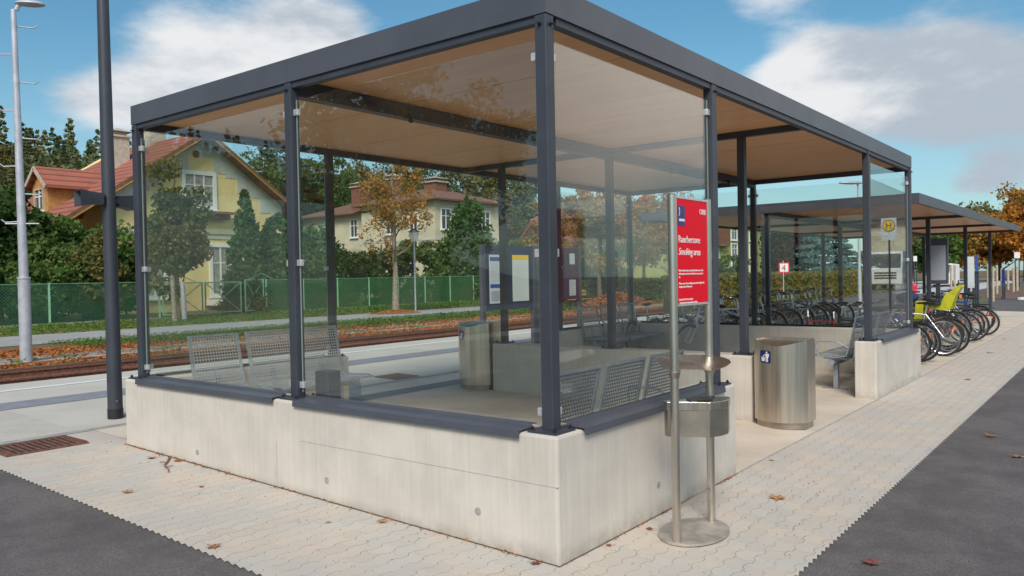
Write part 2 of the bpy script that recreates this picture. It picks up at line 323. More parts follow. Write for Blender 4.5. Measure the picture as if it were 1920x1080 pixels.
# ------------------------------------------------------------------ mesh builder
ORG = {}
class MB:
    def __init__(s): s.v = []; s.f = []; s.mi = []; s.M = None
    def add(s, vs, fs, mi=0):
        k = len(s.v)
        if s.M is not None: vs = [tuple(s.M @ Vector(v)) for v in vs]
        s.v += [tuple(v) for v in vs]; s.f += [tuple(i+k for i in f) for f in fs]; s.mi += [mi]*len(fs); return s
    def box(s, a, b, mi=0):
        x0, y0, z0 = a; x1, y1, z1 = b
        return s.add([(x0, y0, z0), (x1, y0, z0), (x1, y1, z0), (x0, y1, z0), (x0, y0, z1), (x1, y0, z1), (x1, y1, z1), (x0, y1, z1)],
                     [(0, 3, 2, 1), (4, 5, 6, 7), (0, 1, 5, 4), (1, 2, 6, 5), (2, 3, 7, 6), (3, 0, 4, 7)], mi)
    def cbox(s, c, d, mi=0): return s.box([c[i]-d[i]/2 for i in range(3)], [c[i]+d[i]/2 for i in range(3)], mi)
    def bar(s, p0, p1, w, h, mi=0):
        p0 = Vector(p0); p1 = Vector(p1); z = (p1-p0).normalized(); x = z.cross(Vector((0, 0, 1)))
        if x.length < 1e-3: x = Vector((1, 0, 0))
        x.normalize(); y = x.cross(z)
        vs = [p+x*a*w/2+y*b*h/2 for p in (p0, p1) for a, b in ((-1, -1), (1, -1), (1, 1), (-1, 1))]
        return s.add(vs, [(0, 1, 2, 3), (7, 6, 5, 4), (0, 4, 5, 1), (1, 5, 6, 2), (2, 6, 7, 3), (3, 7, 4, 0)], mi)
    def tube(s, pts, r, n=8, mi=0, cap=True, closed=False):
        pts = [Vector(p) for p in pts]; rs = r if isinstance(r, (list, tuple)) else [r]*len(pts); vs = []; fs = []; N = len(pts)
        prev = None
        for i, p in enumerate(pts):
            if closed: t = (pts[(i+1) % N]-pts[i-1])
            else: t = (pts[min(i+1, N-1)]-pts[max(i-1, 0)])
            t.normalize()
            if prev is None:
                x = t.cross(Vector((0, 0, 1)))
                if x.length < 1e-2: x = t.cross(Vector((1, 0, 0)))
            else: x = prev-t*prev.dot(t)
            x.normalize(); prev = x; y = t.cross(x)
            for k in range(n):
                a = 2*math.pi*k/n; vs.append(p+(x*math.cos(a)+y*math.sin(a))*rs[i])
        for i in range(N if closed else N-1):
            j = (i+1) % N
            for k in range(n): k2 = (k+1) % n; fs.append((i*n+k, i*n+k2, j*n+k2, j*n+k))
        if cap and not closed: fs.append(tuple(range(n))[::-1]); fs.append(tuple((N-1)*n+k for k in range(n)))
        return s.add(vs, fs, mi)
    def prism(s, poly, z0, z1, mi=0, axis='z'):
        n = len(poly)
        def P(a, b, c): return (a, b, c) if axis == 'z' else ((a, c, b) if axis == 'y' else (c, a, b))
        vs = [P(a, b, z0) for a, b in poly]+[P(a, b, z1) for a, b in poly]
        fs = [tuple(range(n))[::-1], tuple(range(n, 2*n))]+[(i, (i+1) % n, n+(i+1) % n, n+i) for i in range(n)]
        return s.add(vs, fs, mi)
    def sphere(s, c, r, nu=12, nv=8, mi=0):
        r = (r, r, r) if not isinstance(r, (tuple, list)) else r; vs = []; fs = []
        for j in range(nv+1):
            th = math.pi*j/nv
            for i in range(nu): ph = 2*math.pi*i/nu; vs.append((c[0]+r[0]*math.sin(th)*math.cos(ph), c[1]+r[1]*math.sin(th)*math.sin(ph), c[2]+r[2]*math.cos(th)))
        for j in range(nv):
            for i in range(nu): i2 = (i+1) % nu; fs.append((j*nu+i, (j+1)*nu+i, (j+1)*nu+i2, j*nu+i2))
        return s.add(vs, fs, mi)
    def quad(s, *p, mi=0): return s.add(p, [tuple(range(len(p)))], mi)
def raw(name, verts, faces, mats):
    me = bpy.data.meshes.new(name); me.from_pydata(verts, [], faces)
    for x in (mats if isinstance(mats, (list, tuple)) else [mats]): me.materials.append(x)
    return me
def build(name, mb, mats, parent=None, loc=None, smooth=False, bevel=0., label=None, kind=None):
    off = ORG[parent] if parent is not None else Vector(loc if loc is not None else (0, 0, 0))
    me = raw(name, [(v[0]-off.x, v[1]-off.y, v[2]-off.z) for v in mb.v], mb.f, mats)
    me.polygons.foreach_set('material_index', mb.mi)
    if smooth:
        me.polygons.foreach_set('use_smooth', [True]*len(me.polygons))
        try: me.set_sharp_from_angle(angle=R(38))
        except Exception: pass
    me.update()
    o = bpy.data.objects.new(name, me); COL.objects.link(o); ORG[o] = off
    if parent is not None: o.parent = parent
    else: o.location = off
    if bevel:
        b = o.modifiers.new('bevel', 'BEVEL'); b.width = bevel; b.segments = 2; b.limit_method = 'ANGLE'; b.angle_limit = R(40)
    if label: o['label'] = label
    if kind: o['kind'] = kind
    return o
def tag(o, label, cat, group=None, kind=None):
    o['label'] = label; o['category'] = cat
    if group: o['group'] = group
    if kind: o['kind'] = kind
    return o
def thing(name, label, cat, loc=(0, 0, 0), group=None):
    o = bpy.data.objects.new(name, None); COL.objects.link(o); o.location = loc; o.empty_display_size = .1; ORG[o] = Vector(loc)
    return tag(o, label, cat, group)
def dup(root, loc=None, rot=None, label=None, group=None, swap=None):
    def cp(o, par):
        c = o.copy(); COL.objects.link(c); ORG[c] = ORG[o]
        if par is not None: c.parent = par
        if swap and o.type == 'MESH':
            for i, s_ in enumerate(c.material_slots):
                if s_.material and s_.material.name in swap:
                    s_.link = 'OBJECT'; s_.material = swap[o.material_slots[i].material.name]
        for ch in kids.get(o, []): cp(ch, c)
        return c
    kids = {}
    def gather(o):
        kids[o] = list(o.children)
        for ch in kids[o]: gather(ch)
    gather(root); r = cp(root, None)
    if loc is not None: r.location = loc
    if rot is not None: r.rotation_euler = rot
    if label: r['label'] = label
    if group: r['group'] = group
    return r
def structure(name, mb, mats, **k): return build(name, mb, mats, kind='structure', **k)
def text(s, size, M, parent, xf, name='lettering', shear=0., ext=.0008, spacing=1., align='LEFT'):
    cu = bpy.data.curves.new('t', 'FONT'); cu.body = s; cu.size = size; cu.shear = shear; cu.extrude = ext; cu.space_character = spacing; cu.align_x = align; cu.resolution_u = 2
    to = bpy.data.objects.new('t', cu); COL.objects.link(to); dg = bpy.context.evaluated_depsgraph_get(); dg.update()
    me = bpy.data.meshes.new_from_object(to.evaluated_get(dg)); bpy.data.objects.remove(to)
    off = ORG[parent]; me.transform(Matrix.Translation(-off) @ xf); me.materials.clear(); me.materials.append(M); me.name = name
    o = bpy.data.objects.new(name, me); COL.objects.link(o); o.parent = parent; ORG[o] = off
    return o
def frame(orig, x, y):       # text plane: x to the right, y up
    x = Vector(x).normalized(); y = Vector(y).normalized(); z = x.cross(y); M = Matrix((x, y, z)).transposed().to_4x4(); M.translation = Vector(orig); return M

SL = .0206
def G(y): return SL*min(max(y, -1.1), 10.15)
XFAR = 420; X1_ = 2.49
# ------------------------------------------------------------------ ground
mb = MB()
for y0, y1 in ((-400, -1.1), (-1.1, 10.15)):
    mb.quad((-300, y0, G(y0)-.004), (XFAR, y0, G(y0)-.004), (XFAR, y1, G(y1)-.004), (-300, y1, G(y1)-.004))
mb.quad((-300, 10.15, G(10.15)-.004), (XFAR, 10.15, G(10.15)-.004), (XFAR, 10.16, -.40), (-300, 10.16, -.40))
mb.quad((-300, 10.16, -.40), (XFAR, 10.16, -.40), (XFAR, 15.75, -.40), (-300, 15.75, -.40))
structure('asphalt_ground', mb, M_asph)
def sheet(name, x0, x1, y0, y1, lift, M, edge=None):
    mb = MB(); mb.quad((x0, y0, G(y0)+lift), (x1, y0, G(y0)+lift), (x1, y1, G(y1)+lift), (x0, y1, G(y1)+lift)); return structure(name, mb, M)
# paver field with toothed borders towards the asphalt
mb = MB()
XE, YE, P = -1.09, -1.08, .077
pts = []
n = int((5.6-YE)/P)
for i in range(n):      # along the X = XE border
    y = YE+P*i
    pts.append(((XE-.010, y), (XE+.011, y+P)))
for (a, b) in pts:
    mb.quad((a[0], a[1], G(a[1])+.002), (XE+.05, a[1], G(a[1])+.002), (XE+.05, b[1], G(b[1])+.002), (b[0], b[1], G(b[1])+.002))
n = int((34-XE)/P)
for i in range(n):
    x = XE+P*i
    mb.quad((x, YE-.010, G(-1.1)+.002), (x+P, YE+.011, G(-1.08)+.002), (x+P, YE+.05, G(YE+.05)+.002), (x, YE+.05, G(YE+.05)+.002))
mb.quad((XE+.05, YE+.05, G(YE+.05)+.002), (XE+.05+34, YE+.05, G(YE+.05)+.002), (XE+.05+34, 0, .002), (XE+.05, 0, .002))
mb.quad((XE+.05, 0, .002), (0.1, 0, .002), (.1, 5.9, G(5.9)+.002), (XE+.05, 5.9, G(5.9)+.002))
mb.quad((XE+.05-.1, 5.5, G(5.5)+.001), (XE+.05, 5.5, G(5.5)+.001), (XE+.05, 5.9, G(5.9)+.001), (XE+.05-.1, 5.9, G(5.9)+.001))
structure('pavement', mb, M_pave)
# left part of the pavement running on beyond the grate
mb = MB(); mb.quad((-6, 5.35, G(5.35)+.0015), (XE-.02, 5.35, G(5.35)+.0015), (XE-.02, 5.9, G(5.9)+.0015), (-6, 5.9, G(5.9)+.0015)); structure('pavement_edge', mb, M_pave2)
mb = MB(); mb.quad((0.1, 0.0, .004), (26, 0.0, .004), (26, 5.9, G(5.9)+.004), (.1, 5.9, G(5.9)+.004)); structure('shelter_floor', mb, M_slab)
mb = MB(); mb.box((X1_+.01, -.006, -.01), (26, .003, .0085)); structure('joint_strip', mb, M_border)
sheet('drain_channel', -8, 26, 5.86, 5.98, .006, M_border)
mb = MB(); mb.quad((-8, 5.98, G(5.98)+.005), (0, 5.98, G(5.98)+.005), (0, 9.35, G(9.35)+.005), (-8, 9.35, G(9.35)+.005)); structure('platform_pavement', mb, M_pave2)
sheet('platform_slab', 0, 26, 5.98, 9.35, .005, M_plat)
mb = MB(); mb.box((-60, 9.35, -.3), (26, 10.15, 0)); 
for i in (4, 5, 6, 7):
    pass
mb.v = [(x, y, z if z < 0 else G(y)+.006) for x, y, z in mb.v]; structure('platform_edge', mb, M_plat)
sheet('guiding_strip', -30, 26, 7.85, 8.40, .010, M_guide)
sheet('white_line', -60, 26, 9.38, 9.50, .011, M_line)
mb = MB()
mb.quad((1.0, 5.02, G(5.02)+.009), (6.0, 5.02, G(5.02)+.009), (6.0, 5.32, G(5.32)+.009), (1.0, 5.32, G(5.32)+.009))
mb.quad((2.9, 5.33, G(5.33)+.009), (3.2, 5.33, G(5.33)+.009), (3.95, 6.2, G(6.2)+.013), (3.5, 6.2, G(6.2)+.013))
structure('guiding_strip', mb, M_guide)
# rail bed and far side
mb = MB(); mb.quad((-200, 10.17, -.30), (XFAR, 10.17, -.30), (XFAR, 15.75, -.30), (-200, 15.75, -.30)); structure('track_bed', mb, M_ballast)
ZF = -.10
def far(name, y0, y1, M, lift=0., x0=-200, x1=XFAR):
    mb = MB(); mb.quad((x0, y0, ZF+lift), (x1, y0, ZF+lift), (x1, y1, ZF+lift), (x0, y1, ZF+lift)); return structure(name, mb, M)
mb = MB(); mb.box((-200, 15.75, -.4), (XFAR, 15.80, ZF-.002)); structure('far_edge', mb, M_rust)
far('leafy_verge', 15.8, 80, M_soil)
far('concrete_border', 16.75, 17.15, M_border, .012, -120, 120)
def lattice_mat():
    M = bpy.data.materials.new('grass pavers'); M.use_nodes = True; t = NT(M.node_tree); p = t.n['Principled BSDF']; p.inputs['Roughness'].default_value = .9
    pos = t.new('ShaderNodeNewGeometry').outputs['Position']; s = t.new('ShaderNodeSeparateXYZ'); t.put(s.inputs[0], pos)
    a = t.m('DIVIDE', t.m('ADD', s.outputs[0], s.outputs[1]), .24); b = t.m('DIVIDE', t.m('SUBTRACT', s.outputs[0], s.outputs[1]), .24)
    wv = t.m('MAXIMUM', t.m('ABSOLUTE', t.m('SUBTRACT', t.m('FRACT', a), .5)), t.m('ABSOLUTE', t.m('SUBTRACT', t.m('FRACT', b), .5)))
    n = t.noise(pos, 3, 6)
    f = t.m('MULTIPLY', t.smooth(wv, .28, .36), t.smooth(n, .50, .62, 1, .1))
    t.put(p.inputs['Base Color'], t.mix(f, t.mix(t.smooth(n, .4, .6), (.09, .09, .04), (.20, .10, .05)), (.44, .41, .35)))
    return M
far('grass_paver_strip', 17.15, 18.5, lattice_mat(), .010, -120, 60)
far('path', 22.4, 27.2, M_path, .014, -120, 120)
far('lawn', 27.2, 34, M_lawn, .010, -120, 140)
far('lawn', 19.3, 22.4, M_lawn, .010, 8, 60)
# rails
def rail(y, label):
    mb = MB(); prof = [(-.065, 0), (.065, 0), (.065, .012), (.012, .03), (.010, .115), (.035, .125), (.035, .155), (-.035, .155), (-.035, .125), (-.010, .115), (-.012, .03), (-.065, .012)]
    mb.prism([(y+a, -.285+b) for a, b in prof], -120, 220, 0, 'x')
    tag(build('rail', mb, M_rust, loc=(0, y, -.285)), label, 'rail')
rail(15.45, 'rusty steel rail on the far side of the track bed'); rail(14.0, 'rusty steel rail nearer the platform edge')

# hill
def hz(x, y):
    # slope behind the houses: high in the left, low towards the right
    s_ = max(0., (y-78)/95.); s_ = min(s_, 1.); s_ = s_*s_*(3-2*s_)
    k = 19 + 2.5*math.sin(x*.021+1) + 2*math.sin(x*.055)
    if x > 150: k *= max(.0, 1-(x-150)/190.)
    if x < 40: k += min(5, (40-x)*.08)
    return ZF+s_*k
mb = MB(); nx, ny = 60, 22; xs = [-120+i*12 for i in range(nx)]; ys = [78+j*8 for j in range(ny)]
for y in ys:
    for x in xs: mb.v.append((x, y, hz(x, y)-(.01 if y == 78 else 0)))
for j in range(ny-1):
    for i in range(nx-1): mb.f.append((j*nx+i, j*nx+i+1, (j+1)*nx+i+1, (j+1)*nx+i)); mb.mi.append(0)
structure('hill', mb, M_hill, smooth=True)

# ------------------------------------------------------------------ foliage
def leafmesh(name, C_, size, M, seed=0, flat=0., down=None):
    """many small bent leaf quads at centres C_ (N,3)"""
    g = np.random.default_rng(seed); N = len(C_)
    sz = size*(.6+.8*g.random((N, 1))) if np.isscalar(size) else size[:, None]*(.7+.6*g.random((N, 1)))
    a = g.normal(size=(N, 3)); 
    if flat: a[:, 2] *= (1-flat)
    a /= np.linalg.norm(a, axis=1, keepdims=True)+1e-9
    b = g.normal(size=(N, 3)); 
    if flat: b[:, 2] *= (1-flat)
    b -= a*(a*b).sum(1, keepdims=True); b /= np.linalg.norm(b, axis=1, keepdims=True)+1e-9
    a *= sz*.5; b *= sz*.36
    V = np.stack([C_-a, C_+b*1.0-a*.1, C_+a, C_-b*.9+a*.1], 1).reshape(-1, 3).astype(np.float32)
    me = bpy.data.meshes.new(name); me.vertices.add(4*N); me.vertices.foreach_set('co', V.ravel())
    me.loops.add(4*N); me.loops.foreach_set('vertex_index', np.arange(4*N, dtype=np.int32)); me.polygons.add(N)
    me.polygons.foreach_set('loop_start', np.arange(0, 4*N, 4, dtype=np.int32)); me.polygons.foreach_set('loop_total', np.full(N, 4, np.int32))
    me.materials.append(M); me.update(calc_edges=True); me.validate(); return me
def blobcloud(g, rad, n, nclump, cr, base=(0, 0, 0), shell=.65, zpow=1.):
    """leaf centres gathered in clumps spread through an ellipsoid"""
    u = g.normal(size=(nclump, 3)); u /= np.linalg.norm(u, axis=1, keepdims=True)
    rr = (shell+(1-shell)*g.random((nclump, 1)))*(.8+.35*g.random((nclump, 1)))
    cc = u*rr*np.array(rad)
    k = g.integers(0, nclump, n); s = cr*(.6+.8*g.random(nclump))
    v = g.normal(size=(n, 3)); v /= np.linalg.norm(v, axis=1, keepdims=True); v *= (g.random((n, 1))**.45)
    return cc[k]+v*s[k][:, None]*np.array([1, 1, .75])+np.array(base)
def conecloud(g, h, r, n, z0=0, power=.8, tiers=0, droop=0.):
    if not tiers:
        nc = 170; zc = g.random(nc)**1.35; rc = r*(1-zc)**power*(.55+.5*g.random(nc)**.5); tc = g.random(nc)*2*np.pi
        cc = np.stack([rc*np.cos(tc), rc*np.sin(tc), z0+zc*h], 1); k = g.integers(0, nc, n); v = g.normal(size=(n, 3)); v /= np.linalg.norm(v, axis=1, keepdims=True)
        sz = (.16*r+.20*(1-zc)*r)[k][:, None]; return cc[k]+v*(g.random((n, 1))**.5)*sz*np.array([1, 1, 1.6])
    z = g.random(n)**1.5; z = z*1.0
    if tiers: z = (np.floor(z*tiers)+.25+.5*g.random(n)*g.random(n))/tiers
    rad = r*(1-z)**power*(.55+.5*g.random(n)**.4)
    th = g.random(n)*2*np.pi
    lump = 1+.13*np.sin(th*3+z*9)+.10*np.sin(th*7+z*23)
    rad *= lump
    zz_ = z0+z*h-droop*rad
    return np.stack([rad*np.cos(th), rad*np.sin(th), zz_], 1)
def trunkmesh(h, r, lean=.1, limbs=6, spread=1.5, z0=1.5, seed=0, top=.8):
    q = random.Random(seed); mb = MB(); pts = [(0, 0, 0)]; n = 7
    for i in range(1, n+1): f = i/n; pts.append((q.uniform(-1, 1)*lean*f, q.uniform(-1, 1)*lean*f, h*top*f))
    mb.tube(pts, [r*(1.25 if i == 0 else 1)*(1-.82*i/n) for i in range(n+1)], 8)
    for i in range(limbs):
        f = q.uniform(z0/(h*top), .92); k = min(int(f*n), n-1); p = Vector(pts[k]).lerp(Vector(pts[k+1]), f*n-k)
        a = q.uniform(0, 6.28); L = spread*q.uniform(.6, 1.05)*(1.15-f*.6); rr = r*(1-.8*f)*.5
        d1 = Vector((math.cos(a), math.sin(a), q.uniform(.5, 1.1))).normalized()
        p1 = p+d1*L*.5; p2 = p1+(d1+Vector((q.uniform(-.4, .4), q.uniform(-.4, .4), q.uniform(-.1, .5)))).normalized()*L*.55
        mb.tube([p, p1, p2], [rr, rr*.6, rr*.15], 5)
        for _ in range(2):
            p3 = p1+Vector((q.uniform(-1, 1), q.uniform(-1, 1), q.uniform(0, 1))).normalized()*L*.45; mb.tube([p1, p3], [rr*.4, rr*.1], 4)
    return mb
def AX(px, Y):
    d_ = raydir(px, 500); return CAM.x+d_.x*(Y-CAM.y)/d_.y
def tree(name, label, cat, loc, h, rad, crown_z, n, leaf, M, seed, kind='round', bark=None, trunk_r=.14, group=None, nclump=40, cr=.45, shell=.5, limbs=7, power=.8, tiers=0, droop=0.):
    root = thing(name, label, cat, loc, group); g = np.random.default_rng(seed)
    if kind == 'round':
        rz = (h-crown_z)/2; C_ = blobcloud(g, (rad*.85, rad*.85, rz*.9), n, nclump, cr, (0, 0, crown_z+rz), shell)
    elif kind == 'cone': C_ = conecloud(g, h-crown_z, rad, n, crown_z, power, tiers, droop)
    C_[:, 2] = np.maximum(C_[:, 2], .03)
    me = leafmesh('crown', C_, leaf, M, seed); o = bpy.data.objects.new('crown', me); COL.objects.link(o); o.parent = root; ORG[o] = ORG[root]
    tm = trunkmesh(h, trunk_r, .12, limbs, rad*.8, max(crown_z*.9, .5), seed, .88 if kind == 'round' else .95)
    t_ = MB(); t_.v = [(v[0]+loc[0], v[1]+loc[1], v[2]+loc[2]) for v in tm.v]; t_.f = tm.f; t_.mi = tm.mi
    build('trunk', t_, bark or M_bark, root, smooth=True)
    return root
def bushcloud(name, label, cat, loc, dims, n, leaf, M, seed, group=None, kind=None, nclump=30, cr=.4):
    g = np.random.default_rng(seed); C_ = blobcloud(g, (dims[0]/2, dims[1]/2, dims[2]/2), n, nclump, cr, (0, 0, dims[2]/2), .55); C_[:, 2] = np.abs(C_[:, 2])
    o = bpy.data.objects.new(name, leafmesh(name, C_, leaf, M, seed)); COL.objects.link(o); o.location = loc; ORG[o] = Vector(loc)
    return tag(o, label, cat, group, kind)
def hedge(name, label, x0, x1, y0, y1, z0, z1, n, leaf, M, seed):
    g = np.random.default_rng(seed); c = g.random((n, 3)); k = g.integers(0, 3, n)
    dx, dy, dz = x1-x0, y1-y0, z1-z0
    c[k == 0, 2] = 1-.10*g.random((k == 0).sum())**2; c[k == 1, 1] = .12*g.random((k == 1).sum())**2; 
    C_ = c*np.array([dx, dy, dz]); C_ += g.normal(size=C_.shape)*.03
    o = bpy.data.objects.new(name, leafmesh(name, C_, leaf, M, seed)); COL.objects.link(o); o.location = (x0, y0, z0)
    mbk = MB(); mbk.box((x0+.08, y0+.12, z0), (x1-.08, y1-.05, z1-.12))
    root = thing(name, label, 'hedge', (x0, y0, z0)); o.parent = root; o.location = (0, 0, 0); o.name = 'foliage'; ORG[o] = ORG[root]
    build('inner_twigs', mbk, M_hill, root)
    return root
def litter(name, N, x0, x1, y0, y1, z, size, M, seed, label, cat, zfun=None, h=.03, dens=None):
    g = np.random.default_rng(seed); C_ = np.stack([x0+(x1-x0)*g.random(N), y0+(y1-y0)*g.random(N), np.zeros(N)], 1)
    if dens: C_ = C_[dens(C_, g)]
    C_[:, 2] = z+h*g.random(len(C_)); 
    if zfun: C_[:, 2] += np.array([zfun(y) for y in C_[:, 1]])
    o = bpy.data.objects.new(name, leafmesh(name, C_, size, M, seed, .75)); COL.objects.link(o)
    return tag(o, label, cat, kind='stuff')
# ------------------------------------------------------------------ concrete walls
def wall_part(root, name, a, b, bev=.018): 
    mb = MB(); mb.box(a, b); return build(name, mb, M_conc, root, bevel=bev)
LX, LY, X1, X2, T, HW, IN = 9.44, 4.97, 2.49, 6.87, .262, .722, .125
def uwall(label, xe, xin0, xin1, ties, seams, name='concrete_wall'):
    """U-shaped low wall: cross wall at xe side plus two returns along X"""
    root = thing(name, label, 'wall', ((xin0+xin1)/2, 0, 0))
    near = xe < 1
    xa, xb = (0, T) if near else (LX-T, LX)
    ra, rb = (xb, xin1) if near else (xin0, xa)
    mb = MB(); x0, x1 = (0, xin1) if near else (xin0, LX)
    out = [(x0, 0), (x1, 0), (x1, T), (xb, T), (xb, LY-T), (x1, LY-T), (x1, LY), (x0, LY)] if near else [(x0, 0), (x1, 0), (x1, LY), (x0, LY), (x0, LY-T), (xa, LY-T), (xa, T), (x0, T)]
    mb.prism(out, -.1, HW); build('wall_body', mb, M_conc, root, bevel=.017)
    for ax, u, z in ties:
        p = MB()
        if ax == 'x': p.tube([(.004, u, z), (-.0015, u, z)], .024, 20)
        else: p.tube([(u, .004, z), (u, -.0015, z)], .024, 20)
        build('tie_plug', p, M_plug, root)
    for s_ in seams:
        p = MB(); p.box(*s_); build('formwork_seam', p, M_plug, root)
    return root
uwall('low pale concrete wall under the panes nearest the viewer, wrapping the near end of the shelter', 0, 0, X1,
      [('x', 2.01, .19), ('x', 3.72, .18), ('x', .59, .21), ('y', 1.17, .20)],
      [((-.0012, .0, .438), (.01, 2.3, .4405)), ((-.0012, 2.598, -.05), (.01, 2.600, .40))])
uwall('low pale concrete wall at the far end of the shelter beside the parked bicycles', 9, X2, LX, [], [])
r = thing('concrete_wall', 'free standing concrete wall across the middle of the shelter, between the two steel bins', 'wall', (4.72, 2.49, 0))
wall_part(r, 'wall_body', (4.72-T/2, .69, -.05), (4.72+T/2, 4.28, HW))
# thin mortar joint with dirt along the wall foot
tag(structure('wall_joint', (lambda m_: (m_.box((-.010, -.010, -.02), (X1+.004, .0, .0035)), m_.quad((-.010, 0, .006), (0, 0, .006), (0, LY, G(LY)+.006), (-.014, LY, G(LY)+.006)), m_)[2])(MB()), mat('dirty joint', (.10, .055, .04), .9, 0, .5, 20, coord='Pos')), 'dark joint line', 'joint', kind='structure')

# ------------------------------------------------------------------ waiting shelter
SH = thing('waiting_shelter', 'large glass and anthracite steel shelter with brown panelled ceiling, nearest the viewer', 'shelter', (LX/2, LY/2, 0))
ZC = 3.135
def sbox(name, a, b, M=M_steel, bevel=0., root=SH, parent=None, **k):
    mb = MB(); mb.box(a, b); return build(name, mb, M, parent or root, bevel=bevel, **k)
PW = .04
def post(root, x, y, z0, z1, corner=False, plate=True, mats=M_steel, bolts=True, topb=()):
    mb = MB(); mb.box((x-PW, y-PW, z0+.012), (x+PW, y+PW, z1)); p = build('post', mb, mats, root, bevel=.006)
    if plate:
        mb = MB(); mb.box((x-.10, y-.10, z0-.001), (x+.10, y+.10, z0+.0135)); build('base_plate', mb, mats, p)
        for a, b in ((-1, -1), (1, -1), (1, 1), (-1, 1)):
            mb = MB(); mb.tube([(x+a*.078, y+b*.078, z0+.0125), (x+a*.078, y+b*.078, z0+.028)], .013, 6); mb.tube([(x+a*.078, y+b*.078, z0+.026), (x+a*.078, y+b*.078, z0+.037)], .006, 6)
            build('anchor_bolt', mb, M_bolt, p)
    for dx, dy in topb:
        mb = MB(); z = z1-.055
        mb.tube([(x+dx*PW, y+dy*PW, z), (x+dx*(PW+.014), y+dy*(PW+.014), z)], .012, 6); mb.tube([(x+dx*(PW+.013), y+dy*(PW+.013), z), (x+dx*(PW+.026), y+dy*(PW+.026), z)], .006, 6)
        build('top_bolt', mb, M_bolt, p)
    return p
YM = LY/2
outer = [(IN, IN, ((-1, 0), (0, -1))), (IN, YM, ((-1, 0),)), (IN, LY-IN, ((-1, 0),)), (2.365, IN, ((0, -1),)), (7.0, IN, ((0, -1),)), (LX-IN, IN, ((0, -1), (1, 0))),
         (2.365, LY-IN, ()), (7.0, LY-IN, ()), (LX-IN, LY-IN, ()), (LX-IN, YM, ())]
for x, y, tb in outer: post(SH, x, y, HW, 3.104, topb=tb)
for y in (.82, YM, 4.16): post(SH, 4.72, y, HW, 3.07)
# fascia, four sides in lengths with a small gap, mitred at the corners
o_, th, zb, zt = .083, .006, 3.108, 3.283
def fas(p0, p1, nrm):
    p0 = Vector(p0); p1 = Vector(p1); n_ = Vector(nrm); mb = MB()
    prof = [(0, zb), (0, zt), (-.09, zt), (-.09, zt-.006), (-th, zt-.006), (-th, zb+.006), (-.045, zb+.006), (-.045, zb)]
    t = (p1-p0).normalized(); vs = []
    for p, s_ in ((p0, 1), (p1, -1)):
        for d_, z in prof:
            q = p+n_*d_; 
            if (p-Vector(p0)).length < 1e-6 and p0 in mitres: q = q-t*d_*1.0
            if (p-Vector(p1)).length < 1e-6 and p1 in mitres: q = q+t*d_*1.0
            vs.append((q.x, q.y, z))
    k = len(prof); mb.add(vs, [tuple(range(k)), tuple(range(2*k-1, k-1, -1))]+[(i, k+i, k+(i+1) % k, (i+1) % k) for i in range(k)])
    return build('fascia', mb, M_fascia, SH)
c = [Vector((o_, o_, 0)), Vector((LX-o_, o_, 0)), Vector((LX-o_, LY-o_, 0)), Vector((o_, LY-o_, 0))]; mitres = c
def lerp(a, b, f): return a+(b-a)*f
def side(a, b, n_, cuts):
    fs_ = [0]+cuts+[1]; L = (b-a).length
    for i in range(len(fs_)-1):
        p = a if i == 0 else lerp(a, b, fs_[i]+.0015/L); q = b if i == len(fs_)-2 else lerp(a, b, fs_[i+1]-.0015/L); fas(p, q, n_)
side(c[0], c[1], (0, -1, 0), [.5]); side(c[1], c[2], (1, 0, 0), [.5]); side(c[2], c[3], (0, 1, 0), [.5]); side(c[3], c[0], (-1, 0, 0), [.5])
sbox('roof_sheet', (.10, .10, 3.262), (LX-.10, LY-.10, 3.274), M_fascia)
# ring beams, ridge beam, cross beam
sbox('ring_beam', (.205, .098, 3.064), (LX-.205, .158, 3.132)); sbox('ring_beam', (.205, LY-.158, 3.064), (LX-.205, LY-.098, 3.132))
sbox('ring_beam', (.098, .0981, 3.0641), (.158, LY-.0981, 3.1321)); sbox('ring_beam', (LX-.158, .0981, 3.0641), (LX-.098, LY-.0981, 3.1321))
sbox('ridge_beam', (.16, YM-.05, 3.01), (4.68, YM+.05, 3.131)); sbox('ridge_beam', (4.76, YM-.05, 3.01), (LX-.16, YM+.05, 3.131))
sbox('cross_beam', (4.68, .16, 3.071), (4.76, LY-.16, 3.1325))
for x in (1.3, 3.2, 6.2, 8.1):
    mb = MB(); mb.tube([(x, YM-.052, 3.03), (x, YM-.085, 3.03), (x, YM-.085, 2.995)], .014, 8); mb.sphere((x, YM-.085, 2.985), .024, 10, 6); build('cable_gland', mb, M_bolt, SH)
xs_ = [.16]+[.16+1.14*i for i in range(1, 8)]+[LX-.16]
for i in range(8):
    a, b = xs_[i]+.006, xs_[i+1]-.006
    sbox('ceiling_panel', (a, .16, ZC), (b, LY-.16, ZC+.018), M_ceil)
sbox('roof_lining', (.16, .16, ZC+.02), (LX-.16, LY-.16, ZC+.03), M_bolt)
